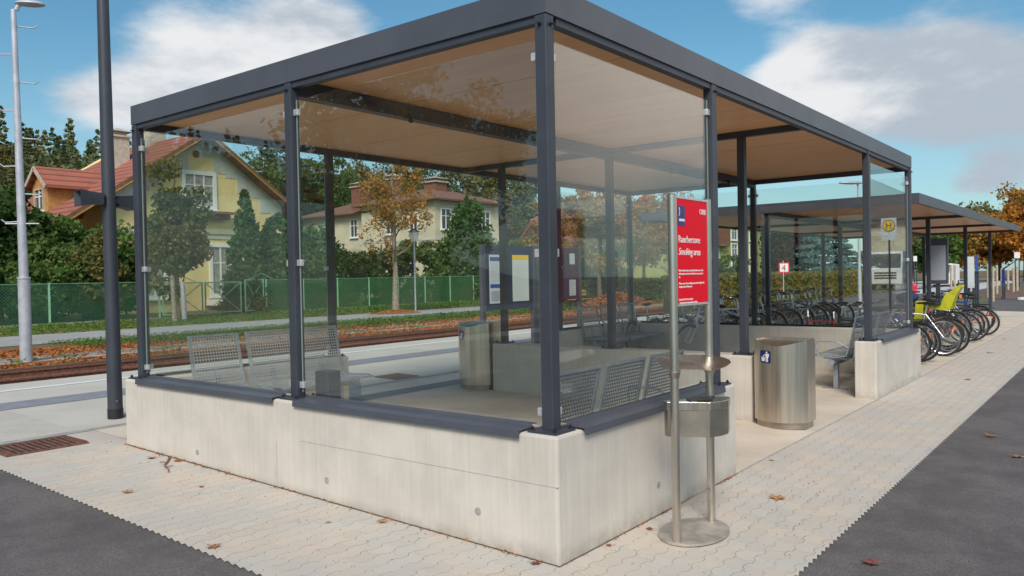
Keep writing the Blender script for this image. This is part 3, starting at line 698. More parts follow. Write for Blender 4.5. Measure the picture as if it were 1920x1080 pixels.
# glass panes with clamps, sills
def pane(ax, c_, a, b, z0=.775, z1=2.975, nclamp=(.83, 1.75, 2.88), root=SH):
    mb = MB()
    if ax == 'x': mb.box((c_-.004, a, z0), (c_+.004, b, z1))
    else: mb.box((a, c_-.004, z0), (b, c_+.004, z1))
    p = build('glass_pane', mb, M_glass, root)
    for u, dr in ((a, -1), (b, 1)):
        for z in nclamp:
            m_ = MB(); u0, u1 = sorted((u-dr*.026, u+dr*.022))
            if ax == 'x': m_.box((c_-.017, u0, z-.024), (c_+.017, u1, z+.024))
            else: m_.box((u0, c_-.017, z-.024), (u1, c_+.017, z+.024))
            m_2 = m_; build('clamp', m_2, M_clamp, p, bevel=.004)
    for u in (a, b):
        m_ = MB(); (m_.box((c_-.0048, u-.0018, z0), (c_+.0048, u+.0018, z1)) if ax == 'x' else m_.box((u-.0018, c_-.0048, z0), (u+.0018, c_+.0048, z1))); build('edge_highlight', m_, M_edge, p)  # thin pale strip on each upright glass edge, highlight painted as colour
    return p
g_ = .022
pane('x', IN, IN+PW+g_, YM-PW-g_); pane('x', IN, YM+PW+g_, LY-IN-PW-g_)
pane('x', LX-IN, IN+PW+g_, YM-PW-g_); pane('x', LX-IN, YM+PW+g_, LY-IN-PW-g_)
pane('y', IN, IN+PW+g_, 2.365-PW-g_); pane('y', IN, 7.0+PW+g_, LX-IN-PW-g_)
pane('y', LY-IN, IN+PW+g_, 2.365-PW-g_); pane('y', LY-IN, 7.0+PW+g_, LX-IN-PW-g_)
def sill(ax, sgn, a, b, edge):
    """bent sheet lying on the wall top: upstand under the pane, slope, drip lip outside"""
    prof = [(.155, HW+.030), (.155, HW+.033), (.105, HW+.033), (.102, HW+.018), (-.022, HW+.0125), (-.026, HW-.030), (-.023, HW-.030), (-.019, HW+.0095), (.104, HW+.0145), (.108, HW+.030)]
    mb = MB(); k = len(prof); vs = []
    for u in (a, b):
        for d_, z in prof:
            w_ = edge+sgn*d_; vs.append((w_, u, z) if ax == 'x' else (u, w_, z))
    mb.add(vs, [tuple(range(k)), tuple(range(2*k-1, k-1, -1))]+[(i, k+i, k+(i+1) % k, (i+1) % k) for i in range(k)])
    return build('sill_sheet', mb, M_fascia, SH)
q_ = .125
for ax, sgn, edge, spans in (('x', 1, 0, ((IN+q_, YM-q_), (YM+q_, LY-IN-q_))), ('x', -1, LX, ((IN+q_, YM-q_), (YM+q_, LY-IN-q_))),
                             ('y', 1, 0, ((IN+q_, 2.365-q_), (7.0+q_, LX-IN-q_))), ('y', -1, LY, ((IN+q_, 2.365-q_), (7.0+q_, LX-IN-q_)))):
    for a, b in spans: sill(ax, sgn, a, b, edge)

# ------------------------------------------------------------------ bicycle shelter
BX0, BX1, BY0, BY1 = 10.2, 24.1, .15, 5.1
BS = thing('bicycle_shelter', 'long lower anthracite roof on posts over the parked bicycles', 'shelter', ((BX0+BX1)/2, 2.6, 0))
z0, z1 = 2.645, 2.81
for a, b in (((BX0, BY0, z0), (BX1, BY0+.05, z1)), ((BX0, BY1-.05, z0), (BX1, BY1, z1)), ((BX0, BY0+.05, z0), (BX0+.05, BY1-.05, z1)), ((BX1-.05, BY0+.05, z0), (BX1, BY1-.05, z1))):
    sbox('fascia', a, b, M_fascia, root=BS)
sbox('roof_sheet', (BX0+.05, BY0+.05, z1-.03), (BX1-.05, BY1-.05, z1-.02), M_fascia, root=BS)
bx = [BX0+.06]+[BX0+.06+1.149*i for i in range(1, 12)]+[BX1-.06]
for i in range(12): sbox('ceiling_panel', (bx[i]+.004, BY0+.06, 2.69), (bx[i+1]-.004, BY1-.06, 2.705), M_ceil, root=BS)
sbox('roof_lining', (BX0+.06, BY0+.06, 2.706), (BX1-.06, BY1-.06, 2.712), M_bolt, root=BS)
sbox('ridge_beam', (BX0+.051, 2.57, 2.58), (BX1-.051, 2.66, 2.689), root=BS)
for x in (14.7, 19.25, 23.5): sbox('cross_beam', (x-.035, BY0+.051, 2.635), (x+.035, 2.569, 2.6885), root=BS); sbox('cross_beam', (x-.035, 2.661, 2.635), (x+.035, BY1-.051, 2.6885), root=BS)
for x in (14.7, 19.25, 23.5):
    for y in (.86, 4.35):
        post(BS, x, y, .17, 2.635)
        mb = MB(); mb.box((x-.17, y-.17, -.05), (x+.17, y+.17, .17)); build('footing', mb, M_conc, BS, bevel=.015)
for x in (10.3, 14.7, 19.25, 23.5): post(BS, x, 2.615, G(2.6), 2.575)

# ------------------------------------------------------------------ seats
def make_bench(n, M_sheet, label):
    root = thing('bench', label, 'bench', (0, 0, 0))
    W = .545; pitch = .632
    L = (n-1)*pitch+W
    for i in range(n):
        x0 = i*pitch; x1 = x0+W
        def sheetpart(name, path):
            mb = MB(); t_ = .0025
            for (ya, za), (yb, zb_) in zip(path[:-1], path[1:]):
                mb.quad((x0+.015, ya, za), (x1-.015, ya, za), (x1-.015, yb, zb_), (x0+.015, yb, zb_))
            return mb
        s_ = MB(); back = [(-.155, .98), (-.075, .62), (-.03, .475)]
        seat = [(-.03, .475), (.10, .445), (.40, .46), (.46, .445)]
        bk = build('backrest', sheetpart('b', back), M_sheet, root)
        st = build('seat', sheetpart('s', seat), grid_seat(M_sheet), root)
        for nm, path, par in (('backrest_frame', back, bk), ('seat_frame', seat, st)):
            mb = MB()
            for xx in (x0+.012, x1-.012): 
                for p, q in zip(path[:-1], path[1:]): mb.bar((xx, p[0], p[1]), (xx, q[0], q[1]), .030 if par is bk else .024, .014)
            mb.bar((x0, path[0][0], path[0][1]), (x1, path[0][0], path[0][1]), .02, .02); mb.bar((x0, path[-1][0], path[-1][1]-.003), (x1, path[-1][0], path[-1][1]-.003), .02, .02)
            build(nm, mb, M_galv, par)
        mb = MB(); mb.bar((x0+W/2, -.05, .40), (x0+W/2, .33, .42), .06, .035); mb.bar((x0+W/2, -.05, .40), (x0+W/2, -.09, .64), .05, .02); build('bracket', mb, M_galv, root)
        if i in (0, n-1) and M_sheet is M_perf:
            xx = x0+.01 if i == 0 else x1-.01; mb = MB(); mb.tube([(xx, -.06, .58), (xx, .10, .66), (xx, .34, .655), (xx, .36, .60), (xx, .33, .46)], .011, 8); build('armrest', mb, M_galv, root)
    mb = MB(); mb.tube([(-.04, .16, .375), (L+.04, .16, .375)], .045, 14); build('support_beam', mb, M_galv, root, smooth=True)
    for xx in (.22, L-.22):
        mb = MB(); mb.box((xx-.03, .13, .01), (xx+.03, .19, .335)); mb.box((xx-.05, .02, 0), (xx+.05, .34, .012)); build('leg', mb, M_galv, root)
    return root
_gs = {}
def grid_seat(M):
    if M.name not in _gs: _gs[M.name] = grid_alpha('seat pan '+M.name, (.40, .43, .47), .028, .32, (0, 1), hexa=True)
    return _gs[M.name]
b1 = make_bench(3, M_perf, 'row of blue grey perforated seats seen from behind inside the near right pane'); b1.location = (.47, .50, G(.5)+.004)
b2 = dup(b1, (7.27, .50, G(.5)+.004), label='row of grey perforated seats behind the far steel bin, against the far right wall')
b3 = make_bench(3, M_mesh, 'grey wire mesh seats with high backs facing the viewer, back left of the shelter'); b3.location = (2.30, LY-.42, G(LY)+.004); b3.rotation_euler = (0, 0, math.pi)
b4 = dup(b3, (9.17, LY-.42, G(LY)+.004), label='row of grey mesh seats seen faintly through the panes against the far back wall')
for q in (b1, b2, b3, b4): q['group'] = 'metal seat rows in the shelter'
# small grey box by the middle post
mb = MB(); mb.box((.205, 2.23, .30), (.33, 2.385, .93))
tag(build('junction_box', mb, M_steel, loc=(.27, 2.3, .0), bevel=.01), 'dark grey box on the inside of the near wall beside the middle post', 'box')

# ------------------------------------------------------------------ bins
def bin_outline(inset=0., n=14):
    """plan outline, back flat at +x, curved front towards -x; returns points from back corner round the front"""
    pts = [(.20-inset, .275-inset), (.02, .275-inset)]
    for i in range(n+1):
        a = -1+2*i/n; pts.append((-.05-(.155-inset)*(1-a*a)-.0, -(.275-inset)*a))
    pts += [(.02, -.275+inset), (.20-inset, -.275+inset)]
    return pts
def ztop(p):
    x, y = p
    if x > -.049: return .90
    return .90-.055*math.cos(y/.275*math.pi/2)**1.2
def make_bin(label):
    root = thing('litter_bin', label, 'litter bin', (0, 0, 0), 'stainless steel litter bins')
    o = bin_outline(); n = len(o); mb = MB()
    vs = [(x, y, .065) for x, y in o]+[(x, y, ztop((x, y))) for x, y in o]
    i_ = bin_outline(.012); vs += [(x, y, ztop(o[k])) for k, (x, y) in enumerate(i_)]+[(x, y, ztop(o[k])-.022-.03*max(0, -x/.2)) for k, (x, y) in enumerate(i_)]
    fs = []
    for k in range(n):
        k2 = (k+1) % n
        fs += [(k, k2, n+k2, n+k), (n+k, n+k2, 2*n+k2, 2*n+k), (2*n+k, 2*n+k2, 3*n+k2, 3*n+k)]
    fs.append(tuple(range(n))[::-1]); mb.add(vs, fs); build('shell', mb, M_inox, root, smooth=True)
    mb = MB(); vs = [(x*1.0, y*1.0, ztop(o[k])-.020-.03*max(0, -x/.2)) for k, (x, y) in enumerate(i_)]; k0 = len(vs)
    vs.append((.05, 0, .872)); mb.add(vs, [(k, (k+1) % k0, k0) for k in range(k0)]); build('lid', mb, M_inoxd, root)
    mb = MB(); mb.prism(bin_outline(.022), 0, .066); build('plinth', mb, M_inoxd, root)
    mb = MB(); mb.box((.185, -.277, .868), (.203, .277, .906)); build('rear_rim', mb, M_inox, root, bevel=.003)
    # sticker following the curved front
    def S(u, z, off): return (-.05-.155*(1-(u/.275)**2)-off, u, z)
    def decal(name, par, u0, u1, za, zb_, M, off, rad=.0):
        mb = MB(); k = 8
        vs = []
        for j in range(k+1):
            u = u0+(u1-u0)*j/k; e = 0
            if rad:
                dd = min(u-u0, u1-u); e = rad-math.sqrt(max(0, rad*rad-(rad-dd)**2)) if dd < rad else 0
            vs += [S(u, za+e, off), S(u, zb_-e, off)]
        mb.add(vs, [(2*j, 2*j+1, 2*j+3, 2*j+2) for j in range(k)]); return build(name, mb, M, par)
    st = decal('sticker', root, .045, .175, .665, .795, M_blue, .0015, .012)
    def poly(pts): 
        mb = MB(); mb.add([S(.11-(a-.5)*.13, .665+b*.13, .0025) for a, b in pts], [tuple(range(len(pts)))]); return mb
    # bin and person pictogram, a runs left to right as read
    for pts in ([(.16, .14), (.48, .14), (.50, .46), (.14, .46)], [(.57, .10), (.66, .10), (.66, .42), (.57, .42)], [(.68, .10), (.77, .10), (.77, .42), (.68, .42)],
                [(.55, .42), (.79, .42), (.80, .76), (.57, .76)], [(.80, .50), (.86, .50), (.86, .74), (.80, .76)], [(.30, .56), (.35, .50), (.60, .68), (.58, .76)],
                [(.26, .50), (.34, .46), (.35, .54), (.29, .56)], [(.62+.075*math.cos(t*math.pi/4)+.04, .86+.075*math.sin(t*math.pi/4)) for t in range(8)]):
        build('pictogram', poly(pts), M_white, st)
    return root
bin2 = make_bin('brushed steel litter bin with blue sticker in the side opening right of the red sign')
bin2.location = (4.57, .36, G(.36)+.006)
bin1 = dup(bin2, (4.60, 4.57, G(4.57)+.006), label='brushed steel litter bin seen through the glass, left end of the middle wall')

# ------------------------------------------------------------------ smoking area sign with ashtray
sx0, sx1, sy = .715, 1.205, -.36
SG = thing('smoking_area_sign', 'red smoking area sign on two steel tubes with an ashtray box and oval base plate', 'sign', (.96, sy, 0))
for x in (sx0, sx1):
    mb = MB(); mb.tube([(x, sy, .01), (x, sy, 2.085)], .0255, 24); mb.tube([(x, sy, 2.085), (x, sy, 2.09)], [.0255, .021], 24); build('tube', mb, M_inoxpole, SG, smooth=True)
mb = MB(); N = 40; ex, ey = .285, .20
mb.prism([(.965+ex*math.cos(2*math.pi*i/N), sy+.01+ey*math.sin(2*math.pi*i/N)) for i in range(N)], .0, .014); build('base_plate', mb, mat('dusty steel plate', (.40, .36, .31), .6, .35, .22, 9, .05), SG)
mb = MB(); mb.box((sx0+.027, sy-.012, 1.432), (sx1-.027, sy+.012, 2.068)); pn = build('panel', mb, M_red, SG)
for za, zb_ in ((2.068, 2.080), (1.420, 1.432)):
    mb = MB(); mb.box((sx0+.024, sy-.015, za), (sx1-.024, sy+.015, zb_)); build('rail', mb, M_clamp, SG)
for x in (sx0+.0235, sx1-.0335):
    mb = MB(); mb.box((x, sy-.015, 1.43), (x+.010, sy+.015, 2.07)); build('side_rail', mb, M_inoxpole, SG)
pf = lambda x, z: frame((x, sy-.0135, z), (1, 0, 0), (0, 0, 1))
xl = sx0+.052
text('Raucherzone', .062, M_white, pn, pf(xl, 1.803), spacing=.92); text('Smoking area', .062, M_white, pn, pf(xl, 1.728), shear=.22, spacing=.90)
text('OBB', .048, M_white, pn, pf(sx1-.036-.105, 1.985))
for i, (s_, sh_) in enumerate((('Bitte beachten Sie, dass das Rauchen nur in der', 0), ('dafür gekennzeichneten Raucherzone gestattet', 0), ('ist.', 0), ('', 0), ('Please note that smoking is permitted only in the', .2), ('designated smoking area.', .2), ('', 0), ('', 0), ('', 0), ('Danke für Ihr Verständnis.', 0), ('Thank you for your understanding.', .2))):
    if s_: text(s_, .0178, M_white, pn, pf(xl, 1.628-.0195*i), shear=sh_)
mb = MB(); mb.box((xl, sy-.0145, 1.905), (xl+.092, sy-.0118, 2.025)); lg = build('emblem', mb, M_blue, pn)
mb = MB(); y_ = sy-.0158
def pp(pts): mb.add([(xl+a*.092, y_, 1.905+b*.12) for a, b in pts], [tuple(range(len(pts)))])
pp([(.08, .88), (.20, .92), (.26, .74), (.22, .58), (.12, .46), (.06, .46), (.14, .60), (.17, .74)]); pp([(.10, .22), (.92, .22), (.92, .34), (.10, .34)])
build('emblem_mark', mb, M_white, lg)
# ashtray box and its rain cap: clamped between the tubes at an angle to the panel
def AT(px, dpt, z): p = CAM+raydir(px, 500)*dpt; return Vector((p.x, p.y, z))
A_, B_ = AT(1241, 4.90, 0), AT(1356, 5.03, 0); ua = (B_-A_).normalized(); na = Vector((ua.y, -ua.x, 0)); Lb = (B_-A_).length
def UV(u, v, z): return A_+ua*(u*Lb)+na*v+Vector((0, 0, z))
def plan(g_): return [(-g_, 0), (-g_, .045+g_*Lb), (.18, .085+g_*Lb), (.36, .125+g_*Lb), (.50, .170+g_*Lb), (.72, .150+g_*Lb), (.88, .110+g_*Lb), (1+g_, .045), (1+g_, 0)]
def pris(mb, pl, z0, z1):
    n = len(pl); mb.add([UV(u, v, z0) for u, v in pl]+[UV(u, v, z1) for u, v in pl], [tuple(range(n)), tuple(range(2*n-1, n-1, -1))]+[(i, n+i, n+(i+1) % n, (i+1) % n) for i in range(n)])
mb = MB(); pris(mb, plan(0), .613, .778); ab = build('ashtray_box', mb, M_inoxd, SG, bevel=.003)
mb = MB(); pris(mb, plan(.018), .778, .829); lid = build('ashtray_lid', mb, M_inox, SG, bevel=.003)
mb = MB()
for i in range(5):
    v = .018+.024*i; mb.tube([UV(.34-.02*i, v, .834), UV(.50-.01*i, v+.004, .838), UV(.64, v-.003, .834), UV(.80-.06*i, v, .834)], .0052, 6)
build('grille', mb, M_blackp, lid)
mb = MB(); top = [UV(-.05, .050, 1.032), UV(.16, .085, 1.031), UV(.36, .130, 1.030), UV(.52, .185, 1.027), UV(.68, .155, 1.030), UV(.84, .125, 1.040), UV(.98, .085, 1.056), UV(1.04, .03, 1.064), UV(1.03, -.04, 1.074), UV(.93, -.10, 1.084), UV(.70, -.15, 1.088), UV(.40, -.16, 1.088), UV(.04, -.15, 1.086)]
n = len(top); cen = UV(.5, .02, 1.052); vs = top+[v-Vector((0, 0, .005)) for v in top]+[cen, cen-Vector((0, 0, .005))]
mb.add(vs, [(i, (i+1) % n, 2*n) for i in range(n)]+[(n+(i+1) % n, n+i, 2*n+1) for i in range(n)]+[(i, n+i, n+(i+1) % n, (i+1) % n) for i in range(n)]); build('rain_cap', mb, M_inox, SG)
for x, s_ in ((sx0, 1), (sx1, -1)):
    mb = MB(); mb.tube([(x, sy, .995 if s_ > 0 else .975), (x, sy, 1.03)], [.0275, .036 if s_ > 0 else .062], 16); build('cap_bracket', mb, M_inoxd, SG, smooth=True)
mb = MB(); mb.bar((sx0+.02, sy, .215), (sx1-.02, sy, .225), .012, .02); build('cross_bar', mb, M_inoxpole, SG)

# ------------------------------------------------------------------ loudspeaker pole, left
LPx, LPy = .54, 6.33; zg = G(LPy)+.004
LP = thing('lamp_pole', 'dark grey tapered pole with loudspeakers left of the shelter', 'pole', (LPx, LPy, zg))
mb = MB(); mb.tube([(LPx, LPy, zg), (LPx-.03, LPy, 7.6)], [.077, .05], 28); build('shaft', mb, M_steel, LP, smooth=True)
mb = MB(); mb.tube([(LPx, LPy, zg-.001), (LPx, LPy, zg+.11)], .081, 28); build('foot_sleeve', mb, M_bolt, LP, smooth=True)
mb = MB(); mb.tube([(LPx-.02, LPy-.075, zg+.2), (LPx-.02, LPy-.083, zg+.2)], .008, 8); build('earth_screw', mb, M_galv, LP)
mb = MB(); mb.tube([(LPx-.03, LPy, 7.6), (LPx-.25, LPy-.3, 7.75)], .035, 10); mb.sphere((LPx-.4, LPy-.45, 7.75), (.30, .16, .06)); build('lamp_head', mb, M_galvl, LP, smooth=True)
def horn(root, p, dirv, L=.30, w0=.055, w1=.115, h0=.06, h1=.085):
    d_ = Vector(dirv).normalized(); s_ = d_.cross(Vector((0, 0, 1))).normalized(); P_ = Vector(p); mb = MB(); vs = []; K = 6
    for i in range(K+1):
        f = i/K; w_ = w0+(w1-w0)*f**1.6; h = h0+(h1-h0)*f**1.6
        for a, b in ((-1, -1), (1, -1), (1, 1), (-1, 1)): vs.append(P_+d_*L*f+s_*w_*a+Vector((0, 0, h*b)))
    fs = [(0, 3, 2, 1)]
    for i in range(K):
        for k in range(4): fs.append((4*i+k, 4*i+(k+1) % 4, 4*i+4+(k+1) % 4, 4*i+4+k))
    # inner bell
    b0 = len(vs)
    for f, q in ((1, .93), (.25, .55)):
        w_ = (w0+(w1-w0)*f**1.6)*q; h = (h0+(h1-h0)*f**1.6)*q
        for a, b in ((-1, -1), (1, -1), (1, 1), (-1, 1)): vs.append(P_+d_*L*f+s_*w_*a+Vector((0, 0, h*b)))
    for k in range(4): k2 = (k+1) % 4; fs += [(4*K+k, 4*K+k2, b0+k2, b0+k), (b0+k, b0+k2, b0+4+k2, b0+4+k)]
    fs.append((b0+4, b0+5, b0+6, b0+7)); mb.add(vs, fs); h_ = build('loudspeaker', mb, M_steel, root)
    mb = MB(); mb.sphere(P_+d_*L*.55, .035, 10, 8); build('driver_cone', mb, M_galvl, h_, smooth=True); return h_
horn(LP, (LPx-.085, LPy-.02, 2.545), (-.80, .10, 0), .25); horn(LP, (LPx+.085, LPy+.02, 2.53), (.85, .25, 0), .20, .05, .08)
mb = MB(); mb.bar((LPx-.11, LPy, 2.54), (LPx+.11, LPy, 2.53), .05, .05); build('speaker_bracket', mb, M_steel, LP)

# ------------------------------------------------------------------ galvanised street lamp far left, with climbing irons
def street_lamp(label, x, y, z, h, r0, r1, irons=0, headdir=(1, 0), group=None, headlen=.62, collar=True):
    root = thing('street_lamp', label, 'street lamp', (x, y, z), group)
    mb = MB(); lo = min(1.9, h*.3); mb.tube([(x, y, z-.02), (x, y, z+lo)], r0, 18); build('lower_tube', mb, M_galvl, root, smooth=True)
    mb = MB(); mb.tube([(x, y, z+lo), (x-.06*(h > 7), y, z+h)], [r0*.78, r1], 18); build('upper_tube', mb, M_galvl, root, smooth=True)
    if collar: mb = MB(); mb.tube([(x, y, z+lo-.03), (x, y, z+lo+.01)], r0*1.12, 18); build('collar', mb, M_clamp, root, smooth=True)
    hx, hy = headdir; mb = MB(); mb.tube([(x, y, z+h), (x+hx*.05, y+hy*.05, z+h+.12), (x+hx*.2, y+hy*.2, z+h+.16)], r1*.9, 8)
    build('arm', mb, M_galvl, root, smooth=True)
    mb = MB(); mb.sphere((0, 0, 0), (headlen/2, .16, .10), 16, 8); a = math.atan2(hy, hx)
    mb.v = [(x+hx*headlen*.45+vx*math.cos(a)-vy*math.sin(a), y+hy*headlen*.45+vx*math.sin(a)+vy*math.cos(a), z+h+.15+(vz if vz > 0 else vz*.45)) for vx, vy, vz in mb.v]
    hd = build('lamp_head', mb, M_galvl, root, smooth=True)
    for i in range(irons):
        zz_ = z+3.15+i*.62; s_ = 1 if i % 2 else -1
        mb = MB(); mb.tube([(x-.0, y, zz_), (x+s_*.27, y-s_*.2, zz_-.02), (x+s_*.33, y-s_*.24, zz_+.04)], .014, 6); build('climbing_iron', mb, M_galvl, root)
    return root
street_lamp('tall pale galvanised lamp post with climbing irons at the left edge', 3.57, 17.02, ZF, 7.85, .125, .055, 8, (.80, -.60))
mb = MB(); mb.tube([(3.30, 17.22, 3.0), (3.83, 16.8, 3.0)], .016, 6); tag(build('crossbar_hook', mb, M_galvl, loc=(3.57, 17.02, 3)), 'small steel cross hook on the tall left lamp post', 'hook')
street_lamp('street lamp whose head shows above the bicycle shelter roof', 28.5, 5.8, .12, 4.65, .07, .04, 0, (-.55, .45), headlen=1.05, collar=False)

# ------------------------------------------------------------------ cast iron grate in the pavement
gx0, gx1, gy0, gy1 = -.90, -.20, 5.28, 5.80
GR = thing('drain_grate', 'rusty slotted iron drain grate let into the pavement at the left', 'grate', (gx0, gy0, G(5.5)))
mb = MB(); zt_ = lambda y: G(y)+.012
mb.quad((gx0, gy0, G(gy0)+.0045), (gx1, gy0, G(gy0)+.0045), (gx1, gy1, G(gy1)+.0045), (gx0, gy1, G(gy1)+.0045)); build('pit', mb, M_bolt, GR)
mb = MB()
for a, b in (((gx0, gy0), (gx1, gy0+.035)), ((gx0, gy1-.035), (gx1, gy1)), ((gx0, gy0+.035), (gx0+.035, gy1-.035)), ((gx1-.035, gy0+.035), (gx1, gy1-.035))):
    mb.box((a[0], a[1], zt_(a[1])-.03), (b[0], b[1], zt_(b[1])+.002))
build('frame', mb, M_rust, GR)
mb = MB()
for i in range(11):
    x = gx0+.06+i*.056; 
    mb.add([(x, gy0+.035, zt_(gy0)-.006), (x+.03, gy0+.035, zt_(gy0)-.006), (x+.03, gy1-.035, zt_(gy1)-.006), (x, gy1-.035, zt_(gy1)-.006), (x, gy0+.035, zt_(gy0)), (x+.03, gy0+.035, zt_(gy0)), (x+.03, gy1-.035, zt_(gy1)), (x, gy1-.035, zt_(gy1))],
           [(0, 3, 2, 1), (4, 5, 6, 7), (0, 1, 5, 4), (1, 2, 6, 5), (2, 3, 7, 6), (3, 0, 4, 7)])
build('bars', mb, M_rust, GR)
for (x, y, w_, h_, lab) in ((4.70, 6.25, .5, .5, 'small rusty square cover in the platform between seats and bin'),):
    mb = MB(); mb.quad((x-w_/2, y-h_/2, G(y-h_/2)+.016), (x+w_/2, y-h_/2, G(y-h_/2)+.016), (x+w_/2, y+h_/2, G(y+h_/2)+.016), (x-w_/2, y+h_/2, G(y+h_/2)+.016)); tag(build('manhole_cover', mb, M_rust, loc=(x, y, .13)), lab, 'cover')

# ------------------------------------------------------------------ display boards on the platform
def board(x0, x1, y, zt_, zb_, label, fill):
    z = G(y)+.006; root = thing('notice_board', label, 'notice board', ((x0+x1)/2, y, z))
    for x in (x0, x1): 
        mb = MB(); mb.box((x-.045, y-.04, z), (x+.045, y+.04, zt_+.02)); build('post', mb, M_fascia, root)
    mb = MB(); mb.box((x0+.046, y-.03, zb_), (x1-.046, y+.03, zt_)); c_ = build('case', mb, M_navy, root)
    fill(c_, x0, x1, y-.031, zb_, zt_); return root
def rect(par, name, x0, x1, y, z0, z1, M, off=.001):
    mb = MB(); mb.box((x0, y-off, z0), (x1, y+.0005, z1)); return build(name, mb, M, par)
def lines(par, x0, x1, y, z0, z1, n, seed, M=M_greyt):
    q = random.Random(seed); mb = MB()
    for i in range(n):
        z = z1-(i+.5)*(z1-z0)/n; mb.box((x0, y-.0005, z-.003), (x0+(x1-x0)*q.uniform(.5, 1), y, z+.003))
    return build('print_lines', mb, M, par)
def fill1(c_, x0, x1, y, zb_, zt_):
    a = rect(c_, 'poster', x0+.16, x0+.70, y, zb_+.13, zt_-.17, M_paper)
    rect(a, 'header', x0+.185, x0+.68, y-.0015, zt_-.29, zt_-.215, M_pblue); rect(a, 'header', x0+.185, x0+.68, y-.0015, zt_-.80, zt_-.725, M_pblue)
    lines(a, x0+.21, x0+.66, y-.0015, zb_+.17, zt_-.85, 22, 3); lines(a, x0+.21, x0+.66, y-.0015, zt_-.70, zt_-.31, 12, 4)
    b = rect(c_, 'poster', x0+.86, x0+1.38, y, zb_+.15, zt_-.17, M_paperg); rect(b, 'header', x0+.86, x0+1.38, y-.0015, zt_-.26, zt_-.172, M_yellow)
    lines(b, x0+.92, x0+1.34, y-.0015, zb_+.2, zt_-.35, 30, 5, M_paper)
def fill2(c_, x0, x1, y, zb_, zt_):
    rect(c_, 'poster', x0+.10, x0+.22, y, zb_+.65, zt_-.15, M_paper); rect(c_, 'red_strip', x0+.10, x0+.22, y, zb_+.12, zb_+.64, M_red)
    rect(c_, 'poster', x0+.62, x0+.80, y, zt_-.35, zt_-.12, M_paper); rect(c_, 'poster', x0+1.14, x0+1.34, y, zt_-.35, zt_-.12, M_paper); 
    p = rect(c_, 'poster', x0+1.12, x0+1.36, y, zb_+.08, zb_+.42, M_paper); lines(p, x0+1.15, x0+1.33, y-.0015, zb_+.10, zb_+.40, 6, 8, M_navy)
board(7.62, 9.18, 7.0, 2.20, .98, 'navy notice board with white and yellow headed timetables on the platform', fill1)
board(9.32, 10.85, 7.0, 2.20, 1.10, 'navy notice board with red strip and small posters, partly behind the corner post', fill2)

# fallen leaves near the viewer
def leaf_mesh(seed):
    q = random.Random(seed); n = 5; pts = []
    for i in range(2*n+1):
        a = -2.4+4.8*i/(2*n); r_ = (1.0-.22*abs(a)/2.4) if i % 2 == 0 else .48; pts.append((r_*math.sin(a), r_*math.cos(a)))
    pts.append((0, -.25)); mb = MB(); vs = [(0, 0, .10)]
    for a, b in pts: vs.append((a, b, .05+q.uniform(-.12, .38)*(a*a+b*b)))
    mb.add(vs, [(0, i+1, (i+1) % len(pts)+1) for i in range(len(pts))]); mb.tube([(0, -.2, .06), (.05, -.75, .1), (.1, -1.1, .05)], .03, 4); return mb
leaf_mats = [mat('fallen leaf '+n_, c_, .7, 0, .25, 9) for n_, c_ in (('tan', (.40, .20, .09)), ('brown', (.26, .12, .05)), ('red', (.22, .06, .05)), ('pale', (.50, .34, .18)))]
LV = [(-.77, 3.35, .055, 0, 'curled tan leaf on the pavers, left below the drain grate'), (-.13, 4.23, .06, 0, 'tan leaf beside the twig at the left end of the near wall'), (-.36, 3.05, .03, 2, 'small reddish leaf on the pavers below the left tie hole'),
      (-.07, 1.35, .06, 0, 'brown leaf on the pavers against the near wall, right of its middle'), (-.05, .13, .045, 2, 'dark red leaf touching the near wall corner'), (2.01, -.5, .085, 0, 'crumpled tan leaf on the pavers right of the sign base'),
      (-.30, 1.62, .03, 3, 'tiny yellowish leaf on the pavers in front of the near wall'), (-1.01, 1.8, .055, 1, 'tan leaf lying at the asphalt edge lower left'), (5.28, -1.42, .075, 1, 'flat brown leaf on the asphalt at the right, farther away'),
      (4.44, -1.71, .07, 0, 'brown leaf on the asphalt at the right picture edge'), (1.10, -1.36, .07, 2, 'dull purple leaf on the asphalt at the bottom right'), (.86, -.10, .035, 2, 'dark red leaf at the foot of the right wall behind the sign'),
      (3.08, -.07, .04, 3, 'pale leaf on the joint between pavers and shelter floor'), (-.05, 3.95, .05, 1, 'brown leaf on the joint at the left foot of the near wall'), (.45, -.05, .03, 1, 'crumb of leaf along the right wall foot near the corner'),
      (2.81, 4.16, .05, 1, 'brown leaf on the shelter floor seen through the glass'), (9.5, -.6, .06, 1, 'small brown leaf on the pavers beyond the far wall'), (13.7, -.35, .07, 1, 'brown leaf on the pavers beside the bicycles'), (17.1, -.2, .07, 0, 'tan leaf on the pavers in the distance')]
for i, (x, y, s_, k, lab) in enumerate(LV):
    lm = leaf_mesh(i); z = G(y)+.007; a = rnd.uniform(0, 6.28); lm.v = [(x+s_*(vx*math.cos(a)-vy*math.sin(a)), y+s_*(vx*math.sin(a)+vy*math.cos(a)), z+s_*vz*.9) for vx, vy, vz in lm.v]
    tag(build('fallen_leaf', lm, leaf_mats[k], loc=(x, y, z)), lab, 'leaf', 'fallen leaves on the paving')
q = random.Random(5); p = Vector((-.03, 4.12, .095)); mb = MB(); path = [p]
for i in range(7): p = p+Vector((-.045+q.uniform(-.02, .02), -.075+q.uniform(-.03, .03), 0)); path.append(Vector((p.x, p.y, G(p.y)+.012+.004*(i % 2))))
mb.tube(path, [.008, .010, .007, .009, .006, .007, .005, .003], 5); mb.tube([path[3], path[3]+Vector((-.06, .01, .01))], .004, 4); mb.tube([path[5], path[5]+Vector((.05, -.03, .005))], .004, 4)
